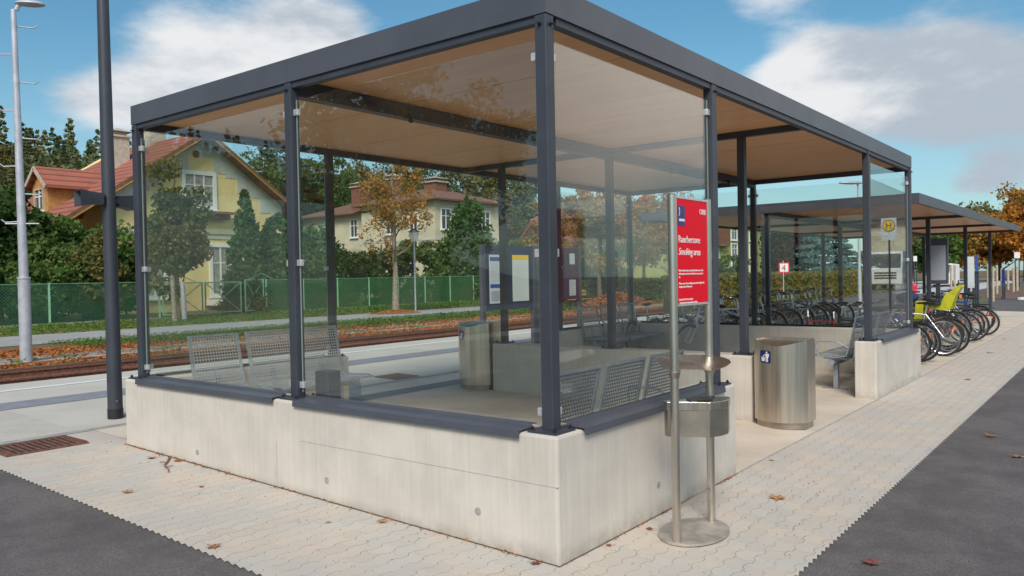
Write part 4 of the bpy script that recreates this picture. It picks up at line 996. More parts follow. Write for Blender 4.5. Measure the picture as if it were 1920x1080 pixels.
tag(build('twig', mb, mat('dry twig', (.22, .10, .05), .9, 0, .3, 30), loc=tuple(path[0])), 'dry brown twig lying on the pavers by the near wall', 'twig')
litter('leaf_crumbs', 420, -.035, 0.0, .1, 4.95, .006, .020, L_litter, 3, 'reddish leaf crumbs along the foot of the near wall', 'leaf litter', G, .008, dens=lambda C_, g: (g.random(len(C_)) < np.where(C_[:, 1] > 2.9, 1, .35)))
litter('grit', 230, -1.05, 2.6, -1.0, .0, .004, .010, mat('grit', (.13, .10, .08), .9), 31, 'grit and crumbs scattered on the pavers around the sign', 'grit', None, .002)
litter('grit', 300, -1.05, -.02, 0, 5.2, .004, .010, bpy.data.materials['grit'], 32, 'grit and crumbs scattered on the pavers before the near wall', 'grit', G, .002)
litter('leaf_crumbs', 90, .05, 2.4, -.03, .0, .004, .018, L_litter, 4, 'dark crumbs along the foot of the right wall behind the sign', 'leaf litter', None, .006)
# ------------------------------------------------------------------ bicycles
def ring(mb, c_, r, rt_, n=28, m_=6, mi=0):
    pts = [(c_[0], c_[1]+r*math.cos(2*math.pi*i/n), c_[2]+r*math.sin(2*math.pi*i/n)) for i in range(n)]; mb.tube(pts, rt_, m_, mi, closed=True)
M_frame = mat('bicycle frame paint', (.03, .03, .035), .3); M_tyre = mat('tyre rubber', (.018, .018, .019), .75); M_rim = mat('bicycle alloy', (.55, .56, .58), .3, .8); M_saddle = mat('saddle black', (.02, .02, .022), .5); M_fender = mat('mudguard', (.35, .36, .38), .35, .5)
M_refl = mat('orange reflector', (.9, .22, .03), .3)
def make_bike(label, rack=True):
    """rear wheel centre at y=0, front wheel at y=1.06; x is across"""
    root = thing('bicycle', label, 'bicycle', (0, 0, 0)); Rw = .335
    def wheel(y):
        mb = MB(); ring(mb, (0, y, Rw), Rw-.018, .020); wl = build('wheel', mb, M_tyre, root, smooth=True)
        mb = MB(); ring(mb, (0, y, Rw), Rw-.045, .011, 28, 5); build('rim', mb, M_rim, wl, smooth=True)
        mb = MB()
        for i in range(20):
            a = 2*math.pi*i/20; s_ = 1 if i % 2 else -1; mb.tube([(s_*.022, y, Rw), (0, y+(Rw-.05)*math.cos(a), Rw+(Rw-.05)*math.sin(a))], .0016, 3, cap=False)
        mb.tube([(-.05, y, Rw), (.05, y, Rw)], .018, 8); build('spokes', mb, M_rim, wl)
        mb = MB(); mb.cbox((0, y-.16, Rw+.12), (.03, .03, .06)); build('reflector', mb, M_refl, wl)
        return wl
    wheel(0); wheel(1.06)
    bb = Vector((0, .44, .29)); st = Vector((0, .30, .80)); hd = Vector((0, .86, .80)); hb = Vector((0, .89, .70)); rx = Vector((0, 0, Rw)); fx = Vector((0, 1.06, Rw))
    mb = MB(); mb.tube([bb, st], .016, 8); mb.tube([bb, hb], .019, 8); mb.tube([st-Vector((0, 0, .06)), hd-Vector((0, 0, .02))], .016, 8); mb.tube([hd+Vector((0, -.01, .05)), hb], .020, 8)
    for s_ in (-1, 1): mb.tube([bb, rx+Vector((s_*.06, 0, 0))], .009, 6); mb.tube([st-Vector((0, 0, .05)), rx+Vector((s_*.06, 0, 0))], .008, 6)
    build('frame', mb, M_frame, root, smooth=True)
    mb = MB()
    for s_ in (-1, 1): mb.tube([hb+Vector((s_*.05, 0, -.03)), fx+Vector((s_*.055, 0, 0))], .012, 6)
    mb.tube([hb+Vector((-.05, 0, -.03)), hb+Vector((.05, 0, -.03))], .014, 6); build('fork', mb, M_frame, root)
    mb = MB(); top = Vector((0, .83, .98)); mb.tube([hd, top], .014, 6); mb.tube([(-.29, .70, 1.02), (-.20, .82, 1.03), (0, .86, .98), (.20, .82, 1.03), (.29, .70, 1.02)], .012, 6); hbar = build('handlebar', mb, M_rim, root, smooth=True)
    for s_ in (-1, 1): mb = MB(); mb.tube([(s_*.22, .80, 1.03), (s_*.30, .68, 1.02)], .017, 8); build('grip', mb, M_saddle, hbar)
    mb = MB(); mb.tube([st, (0, .27, .93)], .013, 6); sp = build('seat_post', mb, M_rim, root)
    mb = MB(); mb.sphere((0, .24, .95), (.085, .13, .030), 12, 6); mb.sphere((0, .36, .95), (.03, .11, .022), 8, 6); build('saddle', mb, M_saddle, root, smooth=True)
    mb = MB()
    ring(mb, (.045, bb.y, bb.z), .085, .006, 20, 4); mb.tube([(.06, bb.y, bb.z), (.07, bb.y+.12, bb.z-.11)], .009, 5); mb.tube([(-.06, bb.y, bb.z), (-.07, bb.y-.12, bb.z+.11)], .009, 5); mb.cbox((.12, bb.y+.12, bb.z-.11), (.09, .08, .02)); mb.cbox((-.12, bb.y-.12, bb.z+.11), (.09, .08, .02))
    build('crankset', mb, M_rim, root)
    for y, a0, a1 in ((0, 20, 200), (1.06, 20, 170)):
        mb = MB(); vs = []; K = 12
        for i in range(K+1):
            a = R(a0+(a1-a0)*i/K)
            for x_ in (-.027, .027): vs.append((x_, y+(Rw+.022)*math.cos(a), Rw+(Rw+.022)*math.sin(a)))
        mb.add(vs, [(2*i, 2*i+1, 2*i+3, 2*i+2) for i in range(K)]); build('mudguard', mb, M_fender, root)
    if rack:
        mb = MB()
        for s_ in (-1, 1): mb.tube([(s_*.05, .22, .70), (s_*.06, -.22, .70)], .006, 5); mb.tube([(s_*.06, -.10, .70), (s_*.06, 0, Rw)], .005, 5)
        for y in (-.2, -.05, .1): mb.tube([(-.06, y, .70), (.06, y, .70)], .005, 5)
        build('luggage_rack', mb, M_saddle, root)
    return root
paints = {n_: mat('bicycle frame '+n_, c_, .3, m_) for n_, c_, m_ in (('black', (.02, .02, .024), 0), ('silver', (.5, .5, .52), .7), ('blue', (.02, .07, .35), 0), ('red', (.40, .02, .03), 0), ('white', (.7, .7, .7), 0), ('dark green', (.02, .08, .05), 0), ('grey', (.18, .19, .2), .3), ('purple', (.12, .03, .15), 0))}
fend = {n_: mat('mudguard '+n_, c_, .35, m_) for n_, c_, m_ in (('silver', (.45, .46, .48), .6), ('black', (.02, .02, .02), 0))}
proto = make_bike('x')
names = ['blue', 'black', 'silver', 'black', 'grey', 'red', 'black', 'silver', 'dark green', 'black', 'white', 'black', 'blue', 'grey', 'black', 'purple']
first = True; ORD = ['nearest', 'second', 'third', 'fourth', 'fifth', 'sixth', 'seventh', 'eighth', 'ninth', 'tenth', 'eleventh', 'twelfth', 'thirteenth', 'fourteenth', 'fifteenth', 'sixteenth']
def placebike(x, y, rot, tilt, colr, fcol, label, group='bicycles parked under the shelter'):
    global first
    o = dup(proto, (x, y, G(y)+.006), (R(0), R(tilt), R(rot)), label, group, {'bicycle frame paint': paints[colr], 'mudguard': fend[fcol]})
    return o
q = random.Random(11)
xs_f = [11.35, 11.95, 12.55, 13.2, 13.75, 14.3, 15.15, 15.7, 16.2, 16.75, 17.3, 17.9, 18.5, 19.1]
for i, x in enumerate(xs_f):
    colr = names[i]
    lab = 'row by the pavers, %s bicycle from the viewer, %s frame' % (ORD[i], colr)
    if i == 0: lab = 'blue framed bicycle nearest the far concrete wall, rear wheel towards the pavers'
    placebike(x+q.uniform(-.06, .06), .38+q.uniform(-.16, .22), q.uniform(-12, 12), q.uniform(-9, 9), colr, 'silver' if i in (2, 4, 7, 8, 10) else 'black', lab).scale = (1, q.uniform(.93, 1.04), q.uniform(.92, 1.05))
for i, x in enumerate((10.0, 10.5, 10.95)): placebike(x, .5+q.uniform(-.1, .2), q.uniform(-8, 8), q.uniform(-5, 5), ('black', 'grey', 'silver')[i], 'black', '%s bicycle half hidden behind the far right pane, %s from the wall' % (('black', 'grey', 'silver')[i], ('first', 'second', 'third')[i]))
cols2 = ['silver', 'grey', 'blue', 'white', 'black', 'silver', 'grey', 'black', 'red', 'silver', 'black', 'black', 'dark green', 'silver', 'grey', 'blue']
for i in range(16):
    x = 10.45+i*.50+q.uniform(-.08, .08); colr = cols2[i]
    placebike(x, 4.75+q.uniform(-.15, .1), 180+q.uniform(-9, 9), q.uniform(-7, 7), colr, 'silver' if i % 3 else 'black', 'row away from the pavers, %s bicycle from the viewer, %s frame' % (ORD[i], colr))
# red frame leaning sideways just behind the wall, and two more angled machines filling the gap
o = placebike(10.35, 1.15, 62, 14, 'red', 'black', 'thick red framed bicycle leaning just behind the far concrete wall')
o2 = placebike(10.05, 3.35, 75, -9, 'white', 'silver', 'white bicycle standing lengthwise behind the far wall, left of the red one')
o3 = placebike(9.95, 4.6, 95, 8, 'silver', 'silver', 'silver bicycle at the left end behind the far wall')
def rm(o):
    for ch in list(o.children): rm(ch)
    bpy.data.objects.remove(o)
rm(proto)
# bicycle stand rails
for y, lab in ((1.75, 'galvanised rail rack between the bicycles, nearer the pavers'), (3.45, 'galvanised rail rack between the bicycles, farther from the pavers')):
    root = thing('bicycle_rack', lab, 'bicycle rack', (15, y, 0)); mb = MB(); mb.tube([(10.7, y, .48+G(y)), (21.5, y, .48+G(y))], .025, 8); build('rail', mb, M_galv, root)
    for i in range(7):
        x = 10.9+i*1.7; mb = MB(); mb.box((x-.025, y-.03, G(y)), (x+.025, y+.03, .47+G(y))); build('upright', mb, M_galv, root)
    mb = MB()
    for i in range(20):
        x = 10.9+i*.53
        mb.tube([(x, y-.22, .05), (x, y-.10, .55), (x, y+.02, .50)], .009, 5); mb.tube([(x+.07, y-.22, .05), (x+.07, y-.10, .55), (x+.07, y+.02, .50)], .009, 5)
    build('wheel_holders', mb, M_galv, root)
# yellow child seat on the third bicycle
M_lime = mat('lime yellow plastic', (.46, .46, .02), .45, 0, .15, 9)
CX, CY = 13.2, .30; zg = .65
CS = thing('child_seat', 'lime yellow child seat mounted behind a saddle in the row by the pavers', 'child seat', (CX, CY, zg))
mb = MB(); path = [(.46, .93), (.36, .95), (.12, .90), (-.04, .88), (-.12, 1.02), (-.26, 1.28)]
for (ya, za), (yb, zb_) in zip(path[:-1], path[1:]):
    mb.add([(CX-.13, CY+ya, za), (CX+.13, CY+ya, za), (CX+.13, CY+yb, zb_), (CX-.13, CY+yb, zb_), (CX-.13, CY+ya-.02, za-.025), (CX+.13, CY+ya-.02, za-.025), (CX+.13, CY+yb-.02, zb_-.025), (CX-.13, CY+yb-.02, zb_-.025)],
           [(0, 1, 2, 3), (7, 6, 5, 4), (0, 4, 5, 1), (1, 5, 6, 2), (2, 6, 7, 3), (3, 7, 4, 0)])
build('shell', mb, M_lime, CS)
for s_ in (-1, 1):
    wing = [(-.30, 1.29), (-.25, 1.30), (-.12, 1.19), (-.02, 1.12), (.03, 1.02), (.06, .95), (.22, .94), (.36, .985), (.46, 1.00), (.46, .93), (.34, .90), (.20, .85), (.02, .83), (-.10, .84), (-.15, .98), (-.20, 1.12)]
    mb = MB(); x0, x1 = sorted((CX+s_*.13, CX+s_*.155)); mb.prism([(CY+a, b) for a, b in wing], x0, x1, 0, 'x'); build('side_wing', mb, M_lime, CS)
    leg_ = [(.34, .97), (.47, 1.0), (.50, .70), (.55, .48), (.42, .45), (.38, .60), (.35, .80)]
    mb = MB(); x0, x1 = sorted((CX+s_*.156, CX+s_*.225)); mb.prism([(CY+a, b) for a, b in leg_], x0, x1, 0, 'x'); build('leg_guard', mb, M_lime, CS, bevel=.01)
mb = MB(); mb.cbox((CX-.02, CY-.255, 1.08), (.09, .03, .06)); build('reflector', mb, M_refl, CS)
mb = MB(); mb.bar((CX, CY+.30, .74), (CX, CY-.05, .70), .08, .03); build('carrier', mb, M_saddle, CS)
# helmets/bags on the row: dark bag
mb = MB(); mb.sphere((12.7, .85, 1.08), (.16, .2, .10), 14, 8); tag(build('saddle_bag', mb, mat('dark blue cloth', (.02, .03, .09), .9, 0, .3, 12), loc=(12.7, .85, 1.0), smooth=True), 'dark blue bag on the bicycle beside the yellow child seat', 'bag')
# grey timetable box near the 14.7 posts
tb = thing('timetable_post', 'tall grey timetable box on a post beside the bicycle shelter posts', 'sign', (15.35, .80, 0))
mb = MB(); mb.box((15.31, .76, 0), (15.37, .84, 1.3)); build('post', mb, M_steel, tb); mb = MB(); mb.box((15.29, .60, 1.28), (15.39, .98, 2.25)); build('box', mb, M_fascia, tb, bevel=.01)
mb = MB(); mb.box((15.284, .64, 1.36), (15.289, .94, 2.1)); build('panel', mb, M_greyt, tb)

# ------------------------------------------------------------------ fence with netting and gate
FY = 34.0; ztf = 1.66
def fence(x0, x1, label, M, step=2.42):
    root = thing('garden_fence', label, 'fence', (x0, FY, ZF))
    n = max(1, round((x1-x0)/step)); mb = MB(); mb.box((x0, FY-.008, ZF+.08), (x1, FY+.008, ztf-.02)); build('netting', mb, M, root)
    for i in range(n+1):
        x = x0+(x1-x0)*i/n; mb = MB(); mb.box((x-.035, FY-.035, ZF), (x+.035, FY+.035, ztf+.06)); build('post', mb, M_greenl, root)
    mb = MB(); mb.tube([(x0, FY-.02, ztf), (x1, FY-.02, ztf)], .022, 6); build('top_rail', mb, M_green, root)
    mb = MB(); mb.box((x0, FY-.06, ZF-.05), (x1, FY+.06, ZF+.08)); build('plinth', mb, M_border, root)
    return root
M_greenl = mat('pale green post paint', (.25, .52, .32), .55, 0, .1, 6)
fence(-16, 15.6, 'green wire mesh garden fence on the far left across the road', M_net); fence(21.5, 60, 'green netted garden fence right of the gate, beyond the railway', M_net2)
def gate(x0, x1, zt_, label, peak=0, cross=1, cross_dir=0):
    root = thing('garden_gate', label, 'gate', (x0, FY, ZF)); mb = MB(); z0 = ZF+.15
    mb.box((x0, FY-.03, z0), (x0+.06, FY+.03, zt_)); mb.box((x1-.06, FY-.03, z0), (x1, FY+.03, zt_)); mb.box((x0+.06, FY-.03, zt_-.06), (x1-.06, FY+.03, zt_)); mb.box((x0+.06, FY-.03, z0), (x1-.06, FY+.03, z0+.06)); build('frame', mb, M_greenl, root)
    mb = MB(); xm = (x0+x1)/2
    mb.bar((x0+.06, FY-.0, z0+.06), (x1-.06, FY-.0, zt_-.06), .045, .03); mb.bar((x0+.06, FY+.031, zt_-.06), (x1-.06, FY+.031, z0+.06), .045, .03); build('brace', mb, M_greenl, root)
    mb = MB(); mb.tube([(xm, FY-.03, (z0+zt_)/2), (xm, FY+.06, (z0+zt_)/2)], .09, 16); build('rosette', mb, M_greenl, root)
    mb = MB(); mb.box((x0+.06, FY+.005, z0+.06), (x1-.06, FY+.012, zt_-.06)); build('netting', mb, M_net, root)
    if peak:
        mb = MB(); mb.bar((x0+.3, FY, zt_+.02), (x0+.3+.7, FY, zt_+.32), .035, .03); mb.bar((x0+1.0, FY, zt_+.32), (x0+1.7, FY, zt_+.02), .035, .03); build('finial', mb, M_greenl, root)
    return root
gate(15.75, 17.85, 1.62, 'left leaf of the green double gate with crossed braces', 1); gate(17.95, 20.0, 1.62, 'right leaf of the green double gate with crossed braces', 0); gate(20.2, 21.35, 1.72, 'narrow green pedestrian gate with crossed braces, right of the double gate', 1)

# ------------------------------------------------------------------ houses
M_ytile = mat('red roof tiles', (.36, .11, .07), .75, 0, .25, 3, coord='Pos')
def tile_mat(name, a, b, pitch=.35, sgn=(0, 0, 1)):
    M = bpy.data.materials.new(name); M.use_nodes = True; t = NT(M.node_tree); p = t.n['Principled BSDF']; p.inputs['Roughness'].default_value = .75
    pos = t.new('ShaderNodeNewGeometry').outputs['Position']; s = t.new('ShaderNodeSeparateXYZ'); t.put(s.inputs[0], pos)
    f = t.m('FRACT', t.m('DIVIDE', s.outputs[2], pitch)); g = t.m('FRACT', t.m('DIVIDE', t.m('ADD', s.outputs[1], s.outputs[0]), .3))
    n = t.noise(pos, 1.1, 6); c = t.mix(t.smooth(n, .35, .7), a, b)
    c = t.mix(t.smooth(f, .0, .35, .85, 0), c, tuple(v*.20 for v in a)); c = t.mix(t.smooth(g, .0, .15, .3, 0), c, tuple(v*.4 for v in a))
    t.put(p.inputs['Base Color'], c)
    bp = t.new('ShaderNodeBump'); bp.inputs['Strength'].default_value = .6; bp.inputs['Distance'].default_value = .05; t.put(bp.inputs['Height'], f); t.l.new(bp.outputs[0], p.inputs['Normal'])
    return M
M_tile = tile_mat('red clay tiles', (.38, .125, .08), (.30, .105, .075), .34); M_tile2 = tile_mat('weathered brown tiles', (.27, .13, .10), (.20, .12, .09), .2)
M_yel = mat('yellow house render', (.78, .62, .29), .85, 0, .08, .8, coord='Pos'); M_ygrey = mat('pale grey painted band', (.50, .52, .46), .8, 0, .1, 2, coord='Pos')
M_cream = mat('cream render', (.58, .53, .38), .85, 0, .1, .7, coord='Pos'); M_timber = mat('brown timber', (.16, .085, .04), .8, 0, .2, 4); M_orange = mat('ochre boarding', (.45, .22, .07), .8, 0, .15, 5)
M_chim = mat('brown chimney render', (.20, .085, .055), .85, 0, .15, 4); M_chimp = mat('pale chimney render', (.45, .40, .33), .85, 0, .15, 4)
def window(root, x0, x1, y, z0, z1, frame_m=M_white, panes=3, glass=M_win, border=.0, axis='x', cross=.66):
    """window in a wall facing -y (axis x) or -x (axis y: x is then the wall plane, x0/x1 run along y)"""
    def bx(mb, u0, u1, d0, d1, za, zb_): mb.box((u0, y+d0, za), (u1, y+d1, zb_)) if axis == 'x' else mb.box((y+d0, u0, za), (y+d1, u1, zb_))
    mb = MB(); b = .09+border
    bx(mb, x0-b, x0, -.10, .02, z0-b, z1+b); bx(mb, x1, x1+b, -.10, .02, z0-b, z1+b); bx(mb, x0, x1, -.10, .02, z1, z1+b); bx(mb, x0, x1, -.10, .02, z0-b, z0)
    w_ = build('window', mb, frame_m, root)
    mb = MB(); bx(mb, x0, x1, -.012, .01, z0, z1); build('pane', mb, glass, w_)
    mb = MB()
    for i in range(1, panes): u = x0+(x1-x0)*i/panes; bx(mb, u-.045, u+.045, -.06, -.02, z0, z1)
    zc_ = z0+(z1-z0)*cross; bx(mb, x0, x1, -.055, -.025, zc_-.03, zc_+.03); build('glazing_bars', mb, M_white, w_)
    mb = MB(); bx(mb, x0-b-.08, x1+b+.08, -.20, .0, z0-b-.08, z0-b); build('window_sill', mb, M_white, w_); return w_
def slab(mb, pts, t, mi=0):
    """thick roof plane from 3-4 points, thickness downwards"""
    n = len(pts); vs = [tuple(p) for p in pts]+[(p[0], p[1], p[2]-t) for p in pts]
    mb.add(vs, [tuple(range(n)), tuple(range(2*n-1, n-1, -1))]+[(i, n+i, n+(i+1) % n, (i+1) % n) for i in range(n)], mi)
HY = 42
H1 = thing('yellow_house', 'yellow gabled house with red tiled roof behind the green gate', 'house', (22, HY, ZF))
ax_, az_ = 22.6, 10.75
mb = MB(); mb.prism([(17.0, ZF), (28.3, ZF), (28.3, 6.75), (ax_, az_-.25), (17.0, 6.75)], HY, HY+13, 0, 'y'); build('wall', mb, M_yel, H1)
# stepped pale band along the rake
mb = MB()
for s_ in (-1, 1):
    for i in range(7):
        f0 = i/7; xa = ax_+s_*(5.7*f0); xb = ax_+s_*(5.7*(i+1)/7); zt_ = az_-.35-abs(xb-ax_)*.70; h = .95 if i % 2 else .6
        x0, x1 = sorted((xa, xb)); mb.add([(x0, HY-.03, (az_-.33-abs(x0-ax_)*.70)), (x1, HY-.03, (az_-.33-abs(x1-ax_)*.70)), (x1, HY-.03, zt_-h), (x0, HY-.03, zt_-h), (x0, HY, (az_-.33-abs(x0-ax_)*.70)), (x1, HY, (az_-.33-abs(x1-ax_)*.70)), (x1, HY, zt_-h), (x0, HY, zt_-h)],
                                         [(0, 3, 2, 1), (0, 1, 5, 4), (2, 3, 7, 6), (1, 2, 6, 5), (0, 4, 7, 3)])
build('painted_band', mb, M_ygrey, H1)
mb = MB(); mb.box((17.0, HY-.10, 4.55), (28.35, HY+.0, 4.75)); mb.box((17.0, HY-.06, 4.25), (28.35, HY+.0, 4.40)); build('cornice', mb, M_ygrey, H1)
mb = MB(); slab(mb, [(ax_, HY-.9, az_), (14.0, HY-.9, 4.9), (14.0, HY+13, 4.9), (ax_, HY+10, az_)], .18); slab(mb, [(ax_+.001, HY-.9, az_), (ax_+.001, HY+10, az_), (29.2, HY+13, 6.25), (29.2, HY-.9, 6.25)], .18); slab(mb, [(ax_, HY+10, az_-.002), (14, HY+13, 4.89), (29.2, HY+13, 6.24)], .18)
rf = build('roof', mb, M_tile, H1)
mb = MB()
for s_, xe, ze in ((-1, 14.0, 4.9), (1, 29.2, 6.25)):
    d_ = Vector((xe-ax_, 0, ze-az_)).normalized()
    mb.bar((ax_, HY-.93, az_-.20), (xe, HY-.93, ze-.20), .05, .30)
    mb.bar((ax_, HY-.45, az_-.26), (xe, HY-.45, ze-.26), .85, .06)
build('barge_board', mb, M_timber, rf)
mb = MB()
for s_, xe, ze in ((-1, 14.0, 4.9), (1, 29.2, 6.25)): mb.bar((ax_, HY-.965, az_-.30), (xe, HY-.965, ze-.30), .03, .07)
build('barge_trim', mb, M_orange, rf)
def chimney(root, x, y, z0, z1, w_, M, cap=M_chimp):
    mb = MB(); mb.box((x-w_/2, y-w_/2, z0), (x+w_/2, y+w_/2, z1)); c_ = build('chimney', mb, M, root)
    mb = MB(); mb.box((x-w_*.62, y-w_*.62, z1), (x+w_*.62, y+w_*.62, z1+.12)); mb.box((x-w_*.4, y-w_*.4, z1+.12), (x+w_*.4, y+w_*.4, z1+.35)); mb.add([(x-w_*.7, y-w_*.7, z1+.35), (x+w_*.7, y-w_*.7, z1+.35), (x+w_*.7, y+w_*.7, z1+.35), (x-w_*.7, y+w_*.7, z1+.35), (x, y, z1+.65)], [(0, 1, 4), (1, 2, 4), (2, 3, 4), (3, 0, 4), (3, 2, 1, 0)])
    build('chimney_cap', mb, cap, c_)
chimney(rf, 19.9, 46.8, 7.5, 10.6, 1.0, M_chimp); chimney(rf, 22.6, 47.5, 10.2, 11.5, 1.1, M_chimp)
window(H1, 21.55, 23.35, HY, 6.25, 8.1, panes=3, glass=M_winl, border=.14); window(H1, 23.2, 24.3, HY, .9, 3.75, panes=2, glass=M_winl, border=.12); window(H1, 19.0, 20.1, HY, .9, 3.75, panes=2, glass=M_winl, border=.12)
mb = MB(); mb.tube([(22.3, HY+.01, 9.35), (22.3, HY-.06, 9.35)], .22, 20); build('round_vent', mb, M_timber, H1)
mb = MB(); mb.box((21.3, HY-.75, 5.75), (24.4, HY-.10, 5.9)); mb.box((21.5, HY-.5, 5.45), (24.2, HY-.10, 5.75)); build('window_box_ledge', mb, M_chim, H1)
mb = MB(); mb.box((22.6, HY-2.2, .2), (25.6, HY-.06, .55)); mb.box((22.6, HY-2.2, .55), (25.6, HY-2.1, 1.2)); build('porch', mb, M_white, H1)
# dormer on the long left slope
dmr = MB(); dx0, dx1, dy0, dy1 = 14.9, 19.6, 45.0, 47.4; dz = 8.35
mb = MB(); mb.prism([(dy0+.15, 5.4), (dy1-.15, 5.4), (dy1-.15, 7.3), ((dy0+dy1)/2, 8.15), (dy0+.15, 7.3)], 15.2, 18.4, 0, 'x'); dm = build('dormer', mb, M_orange, H1)
mb = MB(); ym_ = (dy0+dy1)/2
slab(mb, [(dx0, ym_, dz), (dx1, ym_, dz), (dx1-1.2, dy0-.3, 7.15), (dx0, dy0-.3, 7.15)], .12); slab(mb, [(dx0, ym_+.001, dz), (dx0, dy1+.3, 7.15), (dx1-1.2, dy1+.3, 7.15), (dx1, ym_+.001, dz)], .12); build('dormer_roof', mb, M_tile, dm)
mb = MB(); mb.bar((dx0-.03, ym_, dz-.12), (dx0-.03, dy0-.3, 7.03), .05, .22); mb.bar((dx0-.03, ym_, dz-.12), (dx0-.03, dy1+.3, 7.03), .05, .22); build('dormer_barge', mb, M_stake, dm)
window(H1, ym_-.5, ym_+.5, 15.19, 5.9, 7.0, panes=2, axis='y', frame_m=M_stake)

# cream house with hipped roof and three brown chimneys
def hip(mb, x0, x1, y0, y1, ze, zr, o=.7, t=.15):
    xm0, xm1, ym0, ym1 = x0-o, x1+o, y0-o, y1+o; w_ = min(xm1-xm0, ym1-ym0)/2
    if (xm1-xm0) > (ym1-ym0): a, b = (xm0+w_, (ym0+ym1)/2, zr), (xm1-w_, (ym0+ym1)/2, zr); F = [[(xm0, ym0, ze), (xm1, ym0, ze), b, a], [(xm1, ym1, ze), (xm0, ym1, ze), a, b], [(xm1, ym0, ze), (xm1, ym1, ze), b], [(xm0, ym1, ze), (xm0, ym0, ze), a]]
    else: a, b = ((xm0+xm1)/2, ym0+w_, zr), ((xm0+xm1)/2, ym1-w_, zr); F = [[(xm0, ym1, ze), (xm0, ym0, ze), a, b], [(xm1, ym0, ze), (xm1, ym1, ze), b, a], [(xm0, ym0, ze), (xm1, ym0, ze), a], [(xm1, ym1, ze), (xm0, ym1, ze), b]]
    for p in F: slab(mb, p, t)
H2 = thing('cream_villa', 'cream villa with low brown hipped roof and three brown chimneys behind the orange tree', 'house', (50, 52, ZF))
mb = MB(); mb.box((46.2, 45.1, ZF), (55.5, 54.6, 8.5)); build('wall', mb, M_cream, H2)
mb = MB(); mb.box((47.0, 54.6, ZF), (56, 64.5, 7.9)); build('wing_wall', mb, M_cream, H2)
mb = MB(); mb.box((46.15, 45.05, 4.9), (46.2, 64.5, 5.1)); mb.box((46.2, 45.04, 4.9), (55.55, 45.1, 5.1)); build('string_course', mb, M_ygrey, H2)
mb = MB(); hip(mb, 46.2, 55.5, 45.1, 54.6, 8.5, 10.2); rf = build('roof', mb, M_tile2, H2)
mb = MB(); hip(mb, 46.9, 56, 53.6, 64.5, 7.95, 9.7); build('wing_roof', mb, M_tile2, H2)
chimney(rf, 47.6, 56.2, 8.0, 10.4, 1.3, M_chim); chimney(rf, 48.4, 52.5, 9.0, 10.9, .9, M_chim); chimney(rf, 50.0, 48.6, 9.2, 10.4, 1.5, M_chim)
for y0, y1 in ((47.2, 48.1), (50.2, 51.1), (56.1, 57.0), (60.0, 60.9)): window(H2, y0, y1, 46.19 if y0 < 54 else 46.99, 5.7, 7.3, panes=2, axis='y', frame_m=M_white)
for x0, x1 in ((47.0, 48.1), (49.8, 50.9), (52.4, 53.5)): window(H2, x0, x1, 45.09, 5.9, 7.6, panes=2)
# timber framed house
H3 = thing('timber_house', 'cream half-timbered house with red roof and cross-braced balcony, seen through the right pane', 'house', (70, 45, ZF))
mb = MB(); mb.box((66, 45, ZF), (80, 48.5, 7.7)); build('wall', mb, mat('warm cream render', (.66, .50, .28), .85), H3)
mb = MB(); hip(mb, 66, 80, 45, 48.5, 7.7, 9.3); build('roof', mb, M_tile, H3)
mb = MB()
for x in np.arange(66.1, 80.1, 1.25): mb.box((x-.1, 44.93, 3.2), (x+.1, 44.999, 7.7))
for z in (3.4, 4.6, 6.2, 7.5): mb.box((66, 44.90, z-.09), (80, 44.929, z+.09))
build('timber_frame', mb, M_timber, H3)
mb = MB(); mb.box((66, 43.4, 3.3), (80.5, 43.46, 4.65)); bl = build('balcony', mb, mat('pale boards', (.60, .48, .28), .8), H3)
mb = MB()
for i in range(11):
    x = 66.1+i*1.3; mb.bar((x, 43.36, 3.5), (x+1.1, 43.36, 4.5), .10, .05); mb.bar((x, 43.33, 4.5), (x+1.1, 43.33, 3.5), .10, .05); mb.box((x-.14, 43.30, 3.4), (x-.05, 43.39, 4.6))
build('cross_braces', mb, M_timber, bl)
window(H3, 68.8, 70.2, 44.99, 4.9, 6.1, panes=2); window(H3, 72, 73.5, 44.99, 4.9, 6.1, panes=2)
H5 = thing('red_roof_house', 'small white house with a steep red roof beside the corner post', 'house', (58, 50, ZF))
mb = MB(); mb.box((57, 40, ZF), (60.8, 44.2, 4.6)); build('wall', mb, M_white, H5)
mb = MB(); slab(mb, [(56.4, 42, 7.0), (61.4, 42, 7.0), (61.4, 39.4, 4.4), (56.4, 39.4, 4.4)], .15); slab(mb, [(61.4, 42.001, 7.0), (56.4, 42.001, 7.0), (56.4, 44.6, 4.4), (61.4, 44.6, 4.4)], .15); build('roof', mb, M_tile, H5)
# green-yellow apartment block
M_apt = mat('yellow green render', (.33, .34, .12), .85, 0, .08, .5, coord='Pos')
H4 = thing('apartment_block', 'olive yellow apartment block with white framed windows beyond the bicycles', 'building', (92, 35, 0))
mb = MB(); mb.box((79, 35, 0), (104, 47, 7.55)); build('wall', mb, M_apt, H4); mb = MB(); hip(mb, 79, 104, 35, 47, 7.55, 8.3, .5); build('roof', mb, M_tile2, H4)
for z in (1.2, 3.35, 5.4):
    for x in (80.6, 86.0, 91.6, 97.2): window(H4, x, x+1.5, 34.99, z+.1, z+1.55, panes=2, border=.06)
mb = MB(); mb.box((80.3, 34.4, 4.6), (84.2, 34.99, 7.6)); build('oriel', mb, M_chim, H4)

